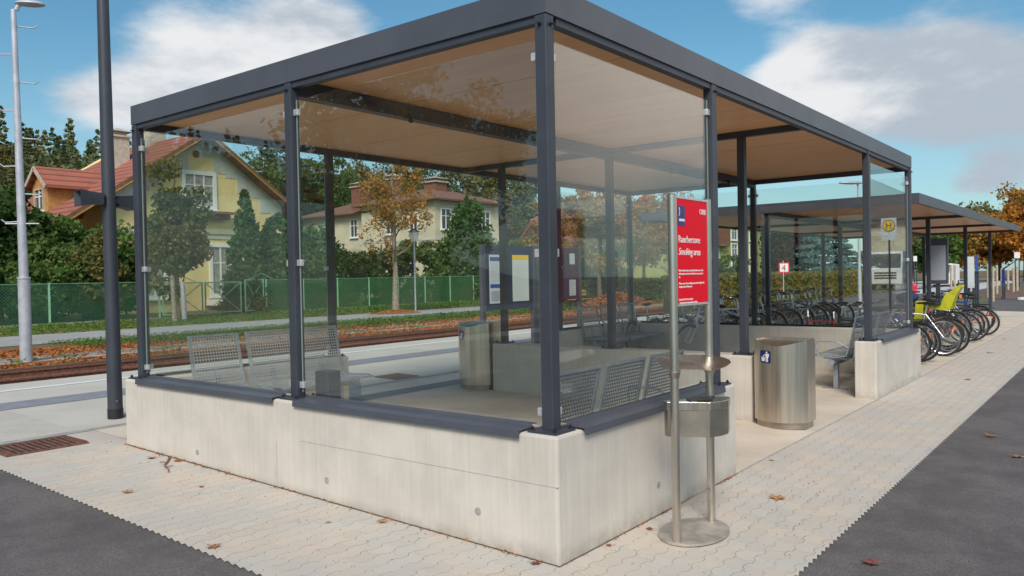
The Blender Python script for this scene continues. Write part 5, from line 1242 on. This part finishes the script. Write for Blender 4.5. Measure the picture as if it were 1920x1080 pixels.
# ------------------------------------------------------------------ trees and plants
gt = 'garden trees beyond the fence'
tree('chestnut_tree', 'browning chestnut tree in front of the yellow house, seen through the left pane', 'tree', (AX(330, 32), 32.0, ZF), 7.4, 1.5, .8, 10000, .20, L_brown, 21, trunk_r=.15, nclump=70, cr=.55, shell=.4)
tree('thuja', 'tall pointed green thuja right of the yellow house window', 'conifer', (AX(462, 35), 35, ZF), 6.4, 1.15, .15, 9000, .24, L_thuja, 22, 'cone', trunk_r=.12, power=.7)
tree('thuja', 'broad green thuja directly left of the second steel post', 'conifer', (AX(520, 36), 36, ZF), 5.2, 1.6, .1, 9000, .24, L_thuja, 23, 'cone', trunk_r=.12, power=.5)
tree('thuja', 'rounded green thuja between the second and third steel posts', 'conifer', (AX(595, 37), 37, ZF), 4.9, 1.9, .1, 9000, .24, L_thuja, 24, 'cone', trunk_r=.12, power=.45)
tree('thuja', 'large thuja to the right of the cream villa', 'conifer', (AX(880, 36), 36.0, ZF), 7.2, 2.4, .1, 13000, .28, L_thuja, 25, 'cone', trunk_r=.16, power=.45)
ev = [((AX(-5, 38.5), 38.5), 6.9, 2.2, 'very dark evergreen at the left picture edge'), ((AX(85, 38.6), 38.6), 5.2, 2.7, 'dark evergreen right of the tall lamp post'), ((AX(160, 38.5), 38.5), 4.9, 2.5, 'dark yew in front of the dormer'), ((AX(215, 37.2), 37.2), 4.8, 2.0, 'bushy green tree behind the loudspeaker pole'), ((AX(-75, 41), 41), 8.5, 3.0, 'tall dark evergreen mostly outside the left edge')]
for i, ((x, y), h, r_, lab) in enumerate(ev): tree('evergreen_tree', lab, 'tree', (x, y, ZF), h, r_, .1, 16000, .24, (L_dark, L_mid, L_dark, L_mid, L_dark)[i], 31+i, nclump=70, cr=.85, shell=.5, group='dark evergreens behind the left fence', trunk_r=.2)
for i, (x, y, h, r_, M_, lab) in enumerate([(7.8, 35.6, 3.3, 1.9, L_mid, 'lighter green shrub behind the fence right of the lamp post'), (11.0, 35.4, 3.0, 1.6, L_mid, 'green shrub behind the fence near the loudspeaker pole'), (13.4, 35.2, 4.2, 1.3, L_brown, 'thin yellow brown shrub just left of the shelter end post'), (4.2, 35.8, 3.2, 1.9, L_dark, 'dark shrub behind the fence left of the lamp post')]):
    bushcloud('shrub', lab, 'shrub', (x, y, ZF), (2*r_, 2*r_*.8, h), 7000, .20, M_, 41+i, 'shrubs behind the left fence', nclump=50, cr=.5)
# garden hedge trees behind the middle fence
for i, (x, y, h, r_, M_) in enumerate([(25.5, 36.4, 3.3, 2.0, L_mid), (28.8, 37, 4.0, 2.3, L_dark), (32.2, 37.0, 3.9, 2.4, L_dark), (35.6, 36.4, 4.6, 2.2, L_mid), (43.5, 37.5, 4.6, 2.6, L_dark), (48.5, 38.5, 5.0, 2.8, L_mid), (54, 39, 4.2, 2.6, L_dark)]):
    lab = ['low mid-green garden bush behind the third post', 'dark garden bush left of the orange tree trunk', 'dark garden bush just right of the orange tree trunk', 'leafy garden bush behind the path lantern', 'dark bush behind the first notice board', 'mid-green bush behind the second notice board', 'dark bush seen through the right pane beyond the fence'][i]
    bushcloud('garden_bush', lab, 'bush', (x, y, ZF), (2*r_, 2*r_*.8, h), 8000, .22, M_, 51+i, 'garden bushes behind the netted fence', nclump=60, cr=.55)
tree('maple_tree', 'young orange leaved tree with bare limbs on the verge, seen through the large pane', 'tree', (23.35, 26.0, ZF), 8.4, 2.5, 2.1, 4300, .135, L_rust, 61, bark=M_barkl, trunk_r=.16, nclump=130, cr=.42, shell=.2, limbs=22)
for i, (x, y, h, r_, M_, n, lab) in enumerate([(33.2, 20.4, 7.2, 2.3, L_rust, 5500, 'rusty leaved tree left of the middle wall post'), (37.6, 21.8, 7.0, 2.6, L_rust, 6500, 'rusty orange tree behind the middle wall post'), (42.5, 22.8, 7.0, 2.7, L_orange, 6500, 'orange tree just left of the red sign'), (AX(1255, 25), 25, 6.6, 2.5, L_rust, 6000, 'orange brown tree behind the red sign'), (AX(1035, 32), 32, 8.3, 2.4, L_rust, 4000, 'tall thin autumn tree beyond the notice boards')]):
    tree('autumn_tree', lab, 'tree', (x, y, ZF), h, r_, 1.7, int(n*1.5), .18, M_, 71+i, nclump=70, cr=.5, shell=.35, group='autumn trees seen through the right pane', limbs=12)
bushcloud('topiary', 'dark clipped round bush seen through the right pane', 'bush', (35.6, 23.2, ZF), (2.0, 2.0, 3.1), 9000, .14, L_dark, 81, nclump=160, cr=.3)
bushcloud('garden_bush', 'bright green bush right of the clipped round one', 'bush', (37.6, 22.4, ZF), (2.6, 2.4, 2.4), 8000, .16, L_yel, 82, nclump=60, cr=.4)
hedge('beech_hedge', 'green clipped hedge behind the wooden bench', 30, 47, 21.3, 22.3, ZF, 1.25, 14000, .16, L_mid, 83)
hedge('beech_hedge', 'long clipped hedge turning orange on top, beyond the bicycles', 21.5, 50, 9.3, 10.6, .1, 1.52, 42000, .12, L_hedge, 84)
tree('blue_spruce', 'wide blue spruce beyond the hedge', 'conifer', (AX(1530, 19), 19, 0), 7.0, 4.6, .2, 24000, .36, L_blue, 85, 'cone', trunk_r=.25, tiers=13, droop=.18, power=.75)
tree('purple_beech', 'dark purple leaved tree left of the blue spruce', 'tree', (AX(1472, 21), 21, 0), 6.2, 1.9, .6, 9000, .30, L_purple, 86, nclump=70, cr=1.0)
bushcloud('garden_bush', 'small green bush against the apartment block', 'bush', (70, 28.2, 0), (3.5, 3, 3.6), 4000, .3, L_mid, 87)
# trees on the right beyond the car park
for i, (x, y, h, r_, M_) in enumerate([(92, 16.8, 8.2, 3.4, L_brown), (94, 13.6, 7.4, 3.2, L_yel), (90, 11.2, 8.0, 3.0, L_rust), (96, 9.0, 8.6, 3.6, L_orange), (92, 6.3, 8.8, 3.6, L_orange), (98, 3.2, 9.4, 4.0, L_rust), (70, 14.2, 5.6, 2.4, L_brown), (118, 7.6, 14.5, 6.5, L_rust), (112, 14, 10.5, 5.5, L_brown), (76, 11.6, 5.4, 2.2, L_mid)]):
    lab = ['brown green tree at the left of the distant right hand row', 'yellow green tree beyond the white van', 'rusty tree behind the round bicycle shelter post', 'orange tree right of the last shelter posts', 'bright orange tree near the right edge', 'rusty tree cut by the right picture edge', 'small browning tree behind the timetable box', 'large rounded rust tree rising above the shelter roof end', 'broad brown tree behind the others on the right', 'low green tree behind the wooden stakes'][i]
    tree('autumn_tree', lab, 'tree', (x, y, 0), h, r_, 1.0, 7000, .42, M_, 91+i, nclump=50, cr=r_*.28, shell=.4, group='autumn trees beyond the car park', trunk_r=.22)
for i, (px, Y_, yt, rf_, M_) in enumerate([(860, 60, 275, .26, L_hillt), (925, 60, 285, .26, L_brown), (975, 62, 280, .26, L_hillt), (1030, 62, 350, .28, L_mid), (1105, 60, 345, .34, L_rust), (1180, 58, 350, .34, L_brown), (1245, 56, 345, .34, L_rust), (1310, 56, 375, .34, L_hillt), (585, 72, 250, .24, L_mid), (760, 74, 262, .24, L_thuja), (500, 66, 235, .24, L_mid), (680, 76, 262, .24, L_hillt), (815, 70, 285, .24, L_thuja), (630, 70, 275, .24, L_thuja), (545, 70, 262, .24, L_dark)]):
    x_ = AX(px, Y_); dd_ = (Vector((x_, Y_, 0))-CAM).dot(fw); h = 1.72+(517-yt)/F*dd_; r_ = h*rf_
    tree('tall_tree', ['grey green tall tree right above the thuja beside the villa', 'browning tall tree right of the villa roof', 'tall green tree above the notice boards', 'tall green tree right of the corner post', 'tall rusty tree above the timber house', 'brownish tall tree behind the middle wall post, far back', 'rusty tall tree behind the red sign, far back', 'green tall tree just right of the red sign, far back', 'dark tree left behind the villa roof', 'dark tree above the villa chimneys', 'dark tree right of the yellow house roof', 'green tree above the left villa chimney', 'green conifer like tree above the right villa chimney', 'green tree between the left villa chimneys, far back', 'dark tree seen through the left pane right of the gable'][i], 'tree', (AX(px, Y_), Y_, ZF), h, r_, 1.0, 13000, .36, M_, 401+i, nclump=110, cr=r_*.26, shell=.35, group='tall trees behind the houses', trunk_r=.22)
# hillside wood: near row of individual conifers and broadleaf trees, the rest one mass
protos = []
for k, (kind, M_, h, r_) in enumerate((('cone', L_hillt, 11.5, 2.6), ('cone', L_hillt, 13, 2.5), ('round', L_hillt, 9.5, 3.8), ('round', L_brown, 9, 3.6))):
    protos.append(tree('hill_tree', 'x', 'tree', (0, 0, 0), h, r_, .8, 15000, .27, M_, 200+k, kind, trunk_r=.25, tiers=24 if kind == 'cone' else 0, droop=.45, nclump=90, cr=.95, limbs=3, power=1.0))
q = random.Random(77)
hp = []
for i in range(170):
    px = -260+i*10.2+q.uniform(-8, 8); yv = q.uniform(76, 122) if px > 420 else q.uniform(92, 135); d_ = raydir(px, 400); t_ = (yv-CAM.y)/d_.y; hp.append((CAM.x+d_.x*t_, yv))
KL = ['spruce on the hillside among many like it behind the houses', 'dark spruce on the hillside among many like it behind the houses', 'green broadleaf tree among many like it on the hillside behind the houses', 'browning broadleaf tree among many like it on the hillside behind the houses']
for i, (x, y) in enumerate(hp):
    if x > 110: continue
    k = q.choice((0, 1, 1, 2, 2, 3)); s_ = q.uniform(.75, 1.15)*(1.0 if x < 75 else .8)
    o = dup(protos[k], (x, y, hz(x, y)-.2), (0, 0, q.uniform(0, 6)), KL[k], 'hillside '+['spruces', 'dark spruces', 'green broadleaf trees', 'browning broadleaf trees'][k]); o.scale = (s_, s_, s_)
for p_ in protos: rm(p_)
g = np.random.default_rng(5); CC = []; SZ = []
for i in range(1150):
    x = g.uniform(-110, 300); y = g.uniform(104, 176); z = hz(x, y)
    h = g.uniform(9, 15); n_ = 320; conif = g.random() < .6
    c_ = conecloud(g, h, 2.9, n_, 1, 1.0, 14, .4) if conif else blobcloud(g, (3.6, 3.6, 3.6), n_, 14, 1.5, (0, 0, 5.5))
    CC.append(c_+np.array([x, y, z-.5])); SZ.append(np.full(n_, .95))
o = bpy.data.objects.new('forest', leafmesh('forest', np.concatenate(CC), np.concatenate(SZ), L_hillt, 9)); COL.objects.link(o); tag(o, 'far wood covering the hillside', 'forest', kind='stuff')

# ground cover
litter('leaf_litter', 17000, -6, 34, 15.85, 16.7, ZF, .085, L_litter, 11, 'rust red fallen leaves along the far side of the track', 'leaf litter')
litter('leaf_litter', 30000, -6, 40, 18.3, 20.7, ZF, .085, L_litter, 12, 'rust red fallen leaves between grass pavers and path', 'leaf litter', None, .04, dens=lambda C_, g: g.random(len(C_)) < np.where(C_[:, 0] < 8, 1, .28))
litter('leaf_litter', 3000, -4, 30, 17.0, 18.3, ZF+.01, .09, L_litter, 13, 'scattered leaves on the grass paver strip', 'leaf litter')
litter('leaf_litter', 7000, -4, 50, 27.2, 33.8, ZF+.01, .11, L_litter, 14, 'scattered leaves on the lawn in front of the fence', 'leaf litter')
litter('grass', 36000, 6, 48, 19.4, 22.6, ZF+.01, .10, L_grass, 15, 'green grass strip beside the path', 'grass', None, .10)
litter('grass', 42000, -8, 60, 27.1, 33.9, ZF+.01, .11, L_grass, 16, 'green grass in front of the garden fence', 'grass', None, .12)
litter('weeds', 1500, -2, 24, 16.5, 17.3, ZF, .10, L_grass, 17, 'tufts of weeds along the concrete border', 'weeds', None, .10, dens=lambda C_, g: (np.sin(C_[:, 0]*2.1)+np.sin(C_[:, 0]*5.7+1)) > .7)
# leaf heaps
g = np.random.default_rng(8); th = g.random(9000)*6.283; rr = g.random(9000)**.6
o = bpy.data.objects.new('leaf_heap', leafmesh('leaf_heap', np.stack([33.5+3.8*rr*np.cos(th), 19.6+1.3*rr*np.sin(th), ZF+.75*(1-rr**1.4)*g.random(9000)**.2], 1), .13, L_litter, 8, .6)); COL.objects.link(o); tag(o, 'low rust coloured heap of leaves under the autumn trees', 'leaf heap', kind='stuff')
o = bpy.data.objects.new('leaf_ring', leafmesh('leaf_ring', np.stack([23.35+1.3*rr*np.cos(th), 26+1.2*rr*np.sin(th), ZF+.22*(1-rr)*g.random(9000)], 1), .09, L_litter, 8, .6)); COL.objects.link(o); tag(o, 'fallen leaves around the foot of the orange tree', 'leaf litter', kind='stuff')

# ------------------------------------------------------------------ small things across the track
# lantern
LN = thing('path_lantern', 'white lantern on a slim pole beside the orange tree', 'street lamp', (25.3, 26.6, ZF)); mb = MB(); mb.tube([(25.3, 26.6, ZF), (25.3, 26.6, 3.5)], .045, 8); build('pole', mb, M_galvl, LN, smooth=True)
mb = MB(); mb.prism([(-.17, -.17), (.17, -.17), (.17, .17), (-.17, .17)], 0, 1); mb.v = [(25.3+x*(.8 if z < .5 else 1.15), 26.6+y*(.8 if z < .5 else 1.15), 3.5+z*.50) for x, y, z in mb.v]; build('lantern_glass', mb, M_white, LN)
mb = MB(); mb.add([(25.3-.24, 26.36, 4.0), (25.3+.24, 26.36, 4.0), (25.54, 26.84, 4.0), (25.06, 26.84, 4.0), (25.3, 26.6, 4.16)], [(0, 1, 4), (1, 2, 4), (2, 3, 4), (3, 0, 4), (3, 2, 1, 0)]); build('lantern_roof', mb, M_steel, LN)
# bench
WB = thing('park_bench', 'wooden park bench with brown slats seen through the right pane', 'bench', (31, 20.2, ZF))
for nm, zs, ys_ in (('backrest', (.62, .80), .25), ('seat', (.42,), 0)):
    mb = MB()
    if nm == 'backrest':
        for z in zs: mb.box((30.1, 20.45, ZF+z), (31.9, 20.49, ZF+z+.13))
    else:
        for k in range(4): mb.box((30.1, 20.0+.11*k, ZF+.43), (31.9, 20.09+.11*k, ZF+.47))
    build(nm, mb, M_wood, WB)
for x in (30.3, 31.7):
    mb = MB(); mb.bar((x, 20.05, ZF), (x, 20.05, ZF+.43), .05, .05); mb.bar((x, 20.40, ZF), (x, 20.50, ZF+.9), .05, .05); mb.bar((x, 20.0, ZF+.40), (x, 20.45, ZF+.40), .05, .05); build('leg', mb, M_blackp, WB)
# marker posts by the gate
for x, y, h, M_, lab in ((13.9, 29.5, 2.0, M_barkl, 'pale leaning wooden post left of the green gate'), (14.9, 30.5, 1.75, M_galvl, 'short grey post with dark foot left of the green gate')):
    mb = MB(); mb.tube([(x, y, ZF), (x-.08, y, ZF+h)], [.12, .09], 10); tag(build('marker_post', mb, M_, loc=(x, y, ZF), smooth=True), lab, 'post')
# white sign boards at the path
IB = thing('path_board', 'pale information board behind the red sign, on the far side of the track', 'sign', (41, 19.5, ZF))
mb = MB(); mb.box((40.4, 19.5, ZF+.5), (41.9, 19.58, ZF+2.6)); build('board', mb, M_paper, IB); mb = MB(); mb.box((40.5, 19.52, ZF), (40.6, 19.56, ZF+.5)); mb.box((41.7, 19.52, ZF), (41.8, 19.56, ZF+.5)); build('leg', mb, M_galvl, IB)
# speed board "4"
Y4 = 8.6; d_ = raydir(1470, 502); t_ = (Y4-CAM.y)/d_.y; X4 = CAM.x+d_.x*t_; Z4 = 1.62+d_.z*t_
S4 = thing('track_sign', 'white square sign with red border and number 4 on a thin pole above the bicycles', 'sign', (X4, Y4, .15))
mb = MB(); mb.tube([(X4, Y4+.03, .15), (X4, Y4+.03, Z4+.28)], .022, 8); build('pole', mb, M_galvl, S4)
ang = math.atan2(fw.y, fw.x); ux = Vector((math.sin(ang), -math.cos(ang), 0))
def qd(s_, off, M_, nm): 
    c0 = Vector((X4, Y4, Z4))-Vector((math.cos(ang), math.sin(ang), 0))*off; mb = MB(); n_ = Vector((math.cos(ang), math.sin(ang), 0))*.008
    vs = [c0+ux*a*s_+Vector((0, 0, b*s_)) for a, b in ((-1, -1), (1, -1), (1, 1), (-1, 1))]; mb.add([*vs, *[v+n_ for v in vs]], [(0, 1, 2, 3), (7, 6, 5, 4), (0, 4, 5, 1), (1, 5, 6, 2), (2, 6, 7, 3), (3, 7, 4, 0)]); return build(nm, mb, M_, S4)
qd(.21, 0, M_red, 'plate'); wp = qd(.165, .012, M_white, 'face')
text('4', .34, mat('dark red numeral', (.35, .02, .03), .5), wp, frame(Vector((X4, Y4, Z4-.12))-Vector((math.cos(ang), math.sin(ang), 0))*.016-ux*.10, ux, (0, 0, 1)), ext=.002)

# ------------------------------------------------------------------ far right: car park, stakes, signs, van
def flat(name, pts, z, M): mb = MB(); mb.add([(x, y, z+G(y)) for x, y in pts], [tuple(range(len(pts)))]); return structure(name, mb, M)
flat('paved_crossing', [(26, -1.3), (29.5, -1.3), (29.5, 5.5), (26, 5.5)], .006, M_slab)
flat('planting_bed', [(41, 1.9), (43, 1.25), (66, 2.2), (66, 5.2), (47, 5.0), (41.5, 3.4)], .012, mat('bark mulch', (.15, .085, .06), .95, 0, .4, 4, .5, coord='Pos'))
flat('lawn', [(33, 3.0), (41.4, 2.6), (41.4, 3.9), (35, 4.6), (32, 4.2)], .010, M_lawn)
mb = MB()
kp = [(41, 1.85), (42, 1.45), (43.2, 1.2), (50, 1.45), (66, 2.1)]
for a, b in zip(kp[:-1], kp[1:]): mb.bar((a[0], a[1], .09), (b[0], b[1], .09), .14, .12)
tag(build('kerb', mb, M_white, loc=(41, 1.9, 0)), 'pale kerb curving round the planting bed at the right', 'kerb')
flat('car_park', [(48, 5.4), (110, 7), (110, 16), (60, 16), (46, 8)], .014, mat('pale paving', (.50, .49, .47), .85, 0, .1, 1, coord='Pos'))
flat('lawn', [(72, 6), (120, 6), (120, 30), (72, 30)], .018, M_lawn)
q = random.Random(3)
for i, (px, top, bot, dpt) in enumerate([(1783, 496, 545, 34), (1790, 497, 542, 37), (1852, 494, 548, 40), (1862, 500, 552, 36), (1869, 497, 542, 45), (1878, 503, 545, 42), (1890, 506, 540, 52), (1900, 503, 543, 48), (1907, 500, 540, 50)]):
    d_ = raydir(px, top); P_ = CAM+d_*dpt; zt_ = P_.z
    mb = MB(); mb.tube([(P_.x, P_.y, 0), (P_.x+q.uniform(-.05, .05), P_.y, zt_)], .055*dpt/40, 8)
    tag(build('timber_stake', mb, M_stake, loc=(P_.x, P_.y, 0), smooth=True), 'pale timber tree stake in the planting bed at the right, %s from the left' % ORD[i].replace('nearest', 'first'), 'stake', 'timber stakes in the planting bed')
def at(px, py, dpt): return CAM+raydir(px, py)*dpt
def signpost(px, top, bot, dpt, w_, M_, lab, pole=True, name='sign_panel', cat='sign'):
    a = at(px, top, dpt); b = at(px, bot, dpt); root = thing(name, lab, cat, (a.x, a.y, 0))
    mb = MB(); W_ = w_/F*dpt/2; mb.box((a.x-.03, a.y-W_, b.z), (a.x+.03, a.y+W_, a.z)); build('panel', mb, M_, root)
    mb = MB(); mb.tube([(a.x+.05, a.y-W_*.7, 0), (a.x+.05, a.y-W_*.7, b.z+.05)], .04, 8); mb.tube([(a.x+.05, a.y+W_*.7, 0), (a.x+.05, a.y+W_*.7, b.z+.05)], .04, 8); build('leg', mb, M_steel, root); return root
signpost(1820, 481, 540, 26, 11, M_paper, 'pale grey timetable panel right of the bicycle shelter post'); signpost(1831, 478, 510, 30, 5, M_pblue, 'narrow blue sign panel beside the pale timetable panel')
signpost(1881, 505, 530, 38, 5, M_blue, 'small blue sign among the timber stakes'); signpost(1907, 473, 484, 60, 9, M_white, 'square white sign on a pole near the right edge'); signpost(1716, 480, 490, 60, 6, M_white, 'small white sign just right of the shelter end post')
# white van
P_ = at(1768, 520, 62); VN = thing('van', 'small white van parked beyond the bicycles', 'van', (P_.x, P_.y, 0)); vx, vy = P_.x, P_.y
mb = MB(); mb.prism([(-2.0, .35), (2.0, .35), (2.0, 1.9), (-1.2, 1.95), (-1.5, 1.2), (-2.0, 1.05)], -.85, .85, 0, 'y'); mb.v = [(vx+x, vy+y, z) for x, y, z in mb.v]; build('body', mb, M_white, VN, bevel=.06)
mb = MB(); mb.add([(vx-1.545, vy-.7, 1.22), (vx-1.545, vy+.7, 1.22), (vx-1.25, vy+.68, 1.85), (vx-1.25, vy-.68, 1.85)], [(0, 1, 2, 3)]); build('windscreen', mb, M_win, VN)
for wx in (-1.3, 1.3):
    for wy in (-.8, .8): mb = MB(); mb.tube([(vx+wx, vy+wy-.08, .33), (vx+wx, vy+wy+.08, .33)], .33, 16); build('wheel', mb, M_black, VN)
# person in a red top, far away
P_ = at(1710, 524, 30); gz = G(P_.y)
def person(x, y, z, s_, label):
    V = [(0, 0, .92), (0, 0, 1.15), (0, 0, 1.40), (0, 0, 1.52), (0, 0, 1.66), (0, .09, .88), (0, .10, .48), (.02, .10, .06), (-.12, .10, .03), (0, -.09, .88), (0, -.10, .48), (.02, -.10, .06), (-.12, -.10, .03), (0, .19, 1.38), (-.03, .24, 1.10), (-.10, .22, .88), (0, -.19, 1.38), (-.03, -.24, 1.10), (-.10, -.22, .88)]
    E_ = [(0, 1), (1, 2), (2, 3), (3, 4), (0, 5), (5, 6), (6, 7), (7, 8), (0, 9), (9, 10), (10, 11), (11, 12), (2, 13), (13, 14), (14, 15), (2, 16), (16, 17), (17, 18)]
    RR = [.15, .15, .14, .06, .10, .085, .06, .045, .035, .085, .06, .045, .035, .06, .045, .03, .06, .045, .03]
    me = bpy.data.meshes.new('person'); me.from_pydata([(a*s_, b*s_, c_*s_) for a, b, c_ in V], E_, []); o = bpy.data.objects.new('person', me); COL.objects.link(o); o.location = (x, y, z)
    sk = o.modifiers.new('skin', 'SKIN'); me.skin_vertices[0].data[0].use_root = True
    for i, r_ in enumerate(RR): me.skin_vertices[0].data[i].radius = (r_*s_, r_*s_)
    o.modifiers.new('sub', 'SUBSURF').levels = 1; M_ = bpy.data.materials.new('clothed figure'); M_.use_nodes = True; t = NT(M_.node_tree); s2 = t.new('ShaderNodeSeparateXYZ'); t.put(s2.inputs[0], t.new('ShaderNodeTexCoord').outputs['Object'])
    t.put(t.n['Principled BSDF'].inputs['Base Color'], t.ramp(t.m('DIVIDE', s2.outputs[2], 2*s_), [(0, (.02, .02, .03)), (.45, (.65, .03, .06)), (.74, (.45, .28, .2)), (.80, (.06, .04, .03))], 'CONSTANT')); me.materials.append(M_)
    ORG[o] = Vector((x, y, z)); return tag(o, label, 'person')
person(P_.x, P_.y, gz, .66, 'small distant person in a red top between the far shelter post and the bicycle shelter')

# ------------------------------------------------------------------ things outside the frame whose reflections show in the panes
for i, (x, y, h, r_) in enumerate([(-8.4, 11.1, 8.3, 3.0), (-15.5, 15.5, 8.5, 3.8), (-11.5, 4.0, 6.0, 2.2)]):
    tree('roadside_tree', ['broad leafy tree left of the viewer, mirrored in the large near pane', 'leafy tree farther left of the viewer, mirrored in the left pane', 'smaller leafy tree left of the viewer, mirrored low in the near panes'][i], 'tree', (x, y, 0), h, r_, 1.8, 9500 if i == 0 else 16000, .17, L_rust if i == 0 else L_brown, 301+i, nclump=110, cr=.55, shell=.3, trunk_r=.2)
def reg(y): return -y
BSG = thing('bus_stop_sign', 'yellow round bus stop sign with a letter H, mirrored in the far right pane', 'sign', (30.1, -4.85, 0))
mb = MB(); mb.tube([(30.12, -4.85, -.02), (30.12, -4.85, 3.6)], .035, 10); build('pole', mb, M_steel, BSG, smooth=True)
mb = MB(); mb.box((30.06, -5.13, 2.75), (30.08, -4.57, 3.62)); pb = build('plate', mb, M_paper, BSG)
def disc(r_, x, M_, nm, n=28): mb = MB(); mb.tube([(x, -4.85, 3.32), (x-.004, -4.85, 3.32)], r_, n); return build(nm, mb, M_, pb)
disc(.235, 30.056, mat('dark green', (.03, .07, .04), .5), 'disc_rim'); disc(.205, 30.050, M_yellow, 'disc'); dg_ = mat('dark letter', (.03, .07, .04), .5)
mb = MB(); mb.box((30.042, -4.95, 3.20), (30.045, -4.91, 3.44)); mb.box((30.042, -4.79, 3.20), (30.045, -4.75, 3.44)); mb.box((30.042, -4.91, 3.30), (30.045, -4.79, 3.34)); build('letter', mb, dg_, pb)
lines(BSG, 30, 30.01, 0, 0, .01, 1, 1) if False else None
TK = thing('truck', 'white truck cab mirrored in the far right pane below the bus stop sign', 'truck', (63, -12.4, 0)); tx, ty = 63, -12.6
mb = MB(); mb.prism([(0, .45), (2.2, .45), (2.2, 3.0), (.25, 3.0), (0, 1.6)], -1.25, 1.25, 0, 'y'); mb.v = [(tx+x, ty+y, z-.02) for x, y, z in mb.v]; build('cab', mb, M_white, TK, bevel=.08)
mb = MB(); mb.add([(tx-.012, ty-1.1, 1.72), (tx-.012, ty+1.1, 1.72), (tx+.19, ty+1.08, 2.8), (tx+.19, ty-1.08, 2.8)], [(0, 1, 2, 3)]); build('windscreen', mb, M_win, TK)
mb = MB()
for k in range(3): mb.box((tx-.02, ty-.8, .85+.2*k), (tx+.0, ty+.8, .97+.2*k))
build('grille', mb, M_bolt, TK)
mb = MB(); mb.box((tx+2.3, ty-1.25, .9), (tx+8.5, ty+1.25, 3.1)); build('cargo_box', mb, M_galvl, TK)
for wx in (1.0, 4.5, 7.5):
    for wy in (-1.15, 1.15): mb = MB(); mb.tube([(tx+wx, ty+wy-.14, .48), (tx+wx, ty+wy+.14, .48)], .48, 16); build('wheel', mb, M_black, TK)
SB = thing('station_building', 'cream building with dark steep roof, mirrored in the far right pane', 'building', (110, -25, 0))
mb = MB(); mb.box((100, -45, -.03), (125, -14, 7.2)); build('wall', mb, M_cream, SB); mb = MB(); hip(mb, 100, 125, -45, -14, 7.2, 14.5, .5); rf = build('roof', mb, M_roofdark, SB); chimney(rf, 104, -27, 10, 14.5, 1.2, M_chim); chimney(rf, 108, -30, 11, 15.5, 1.2, M_chim)
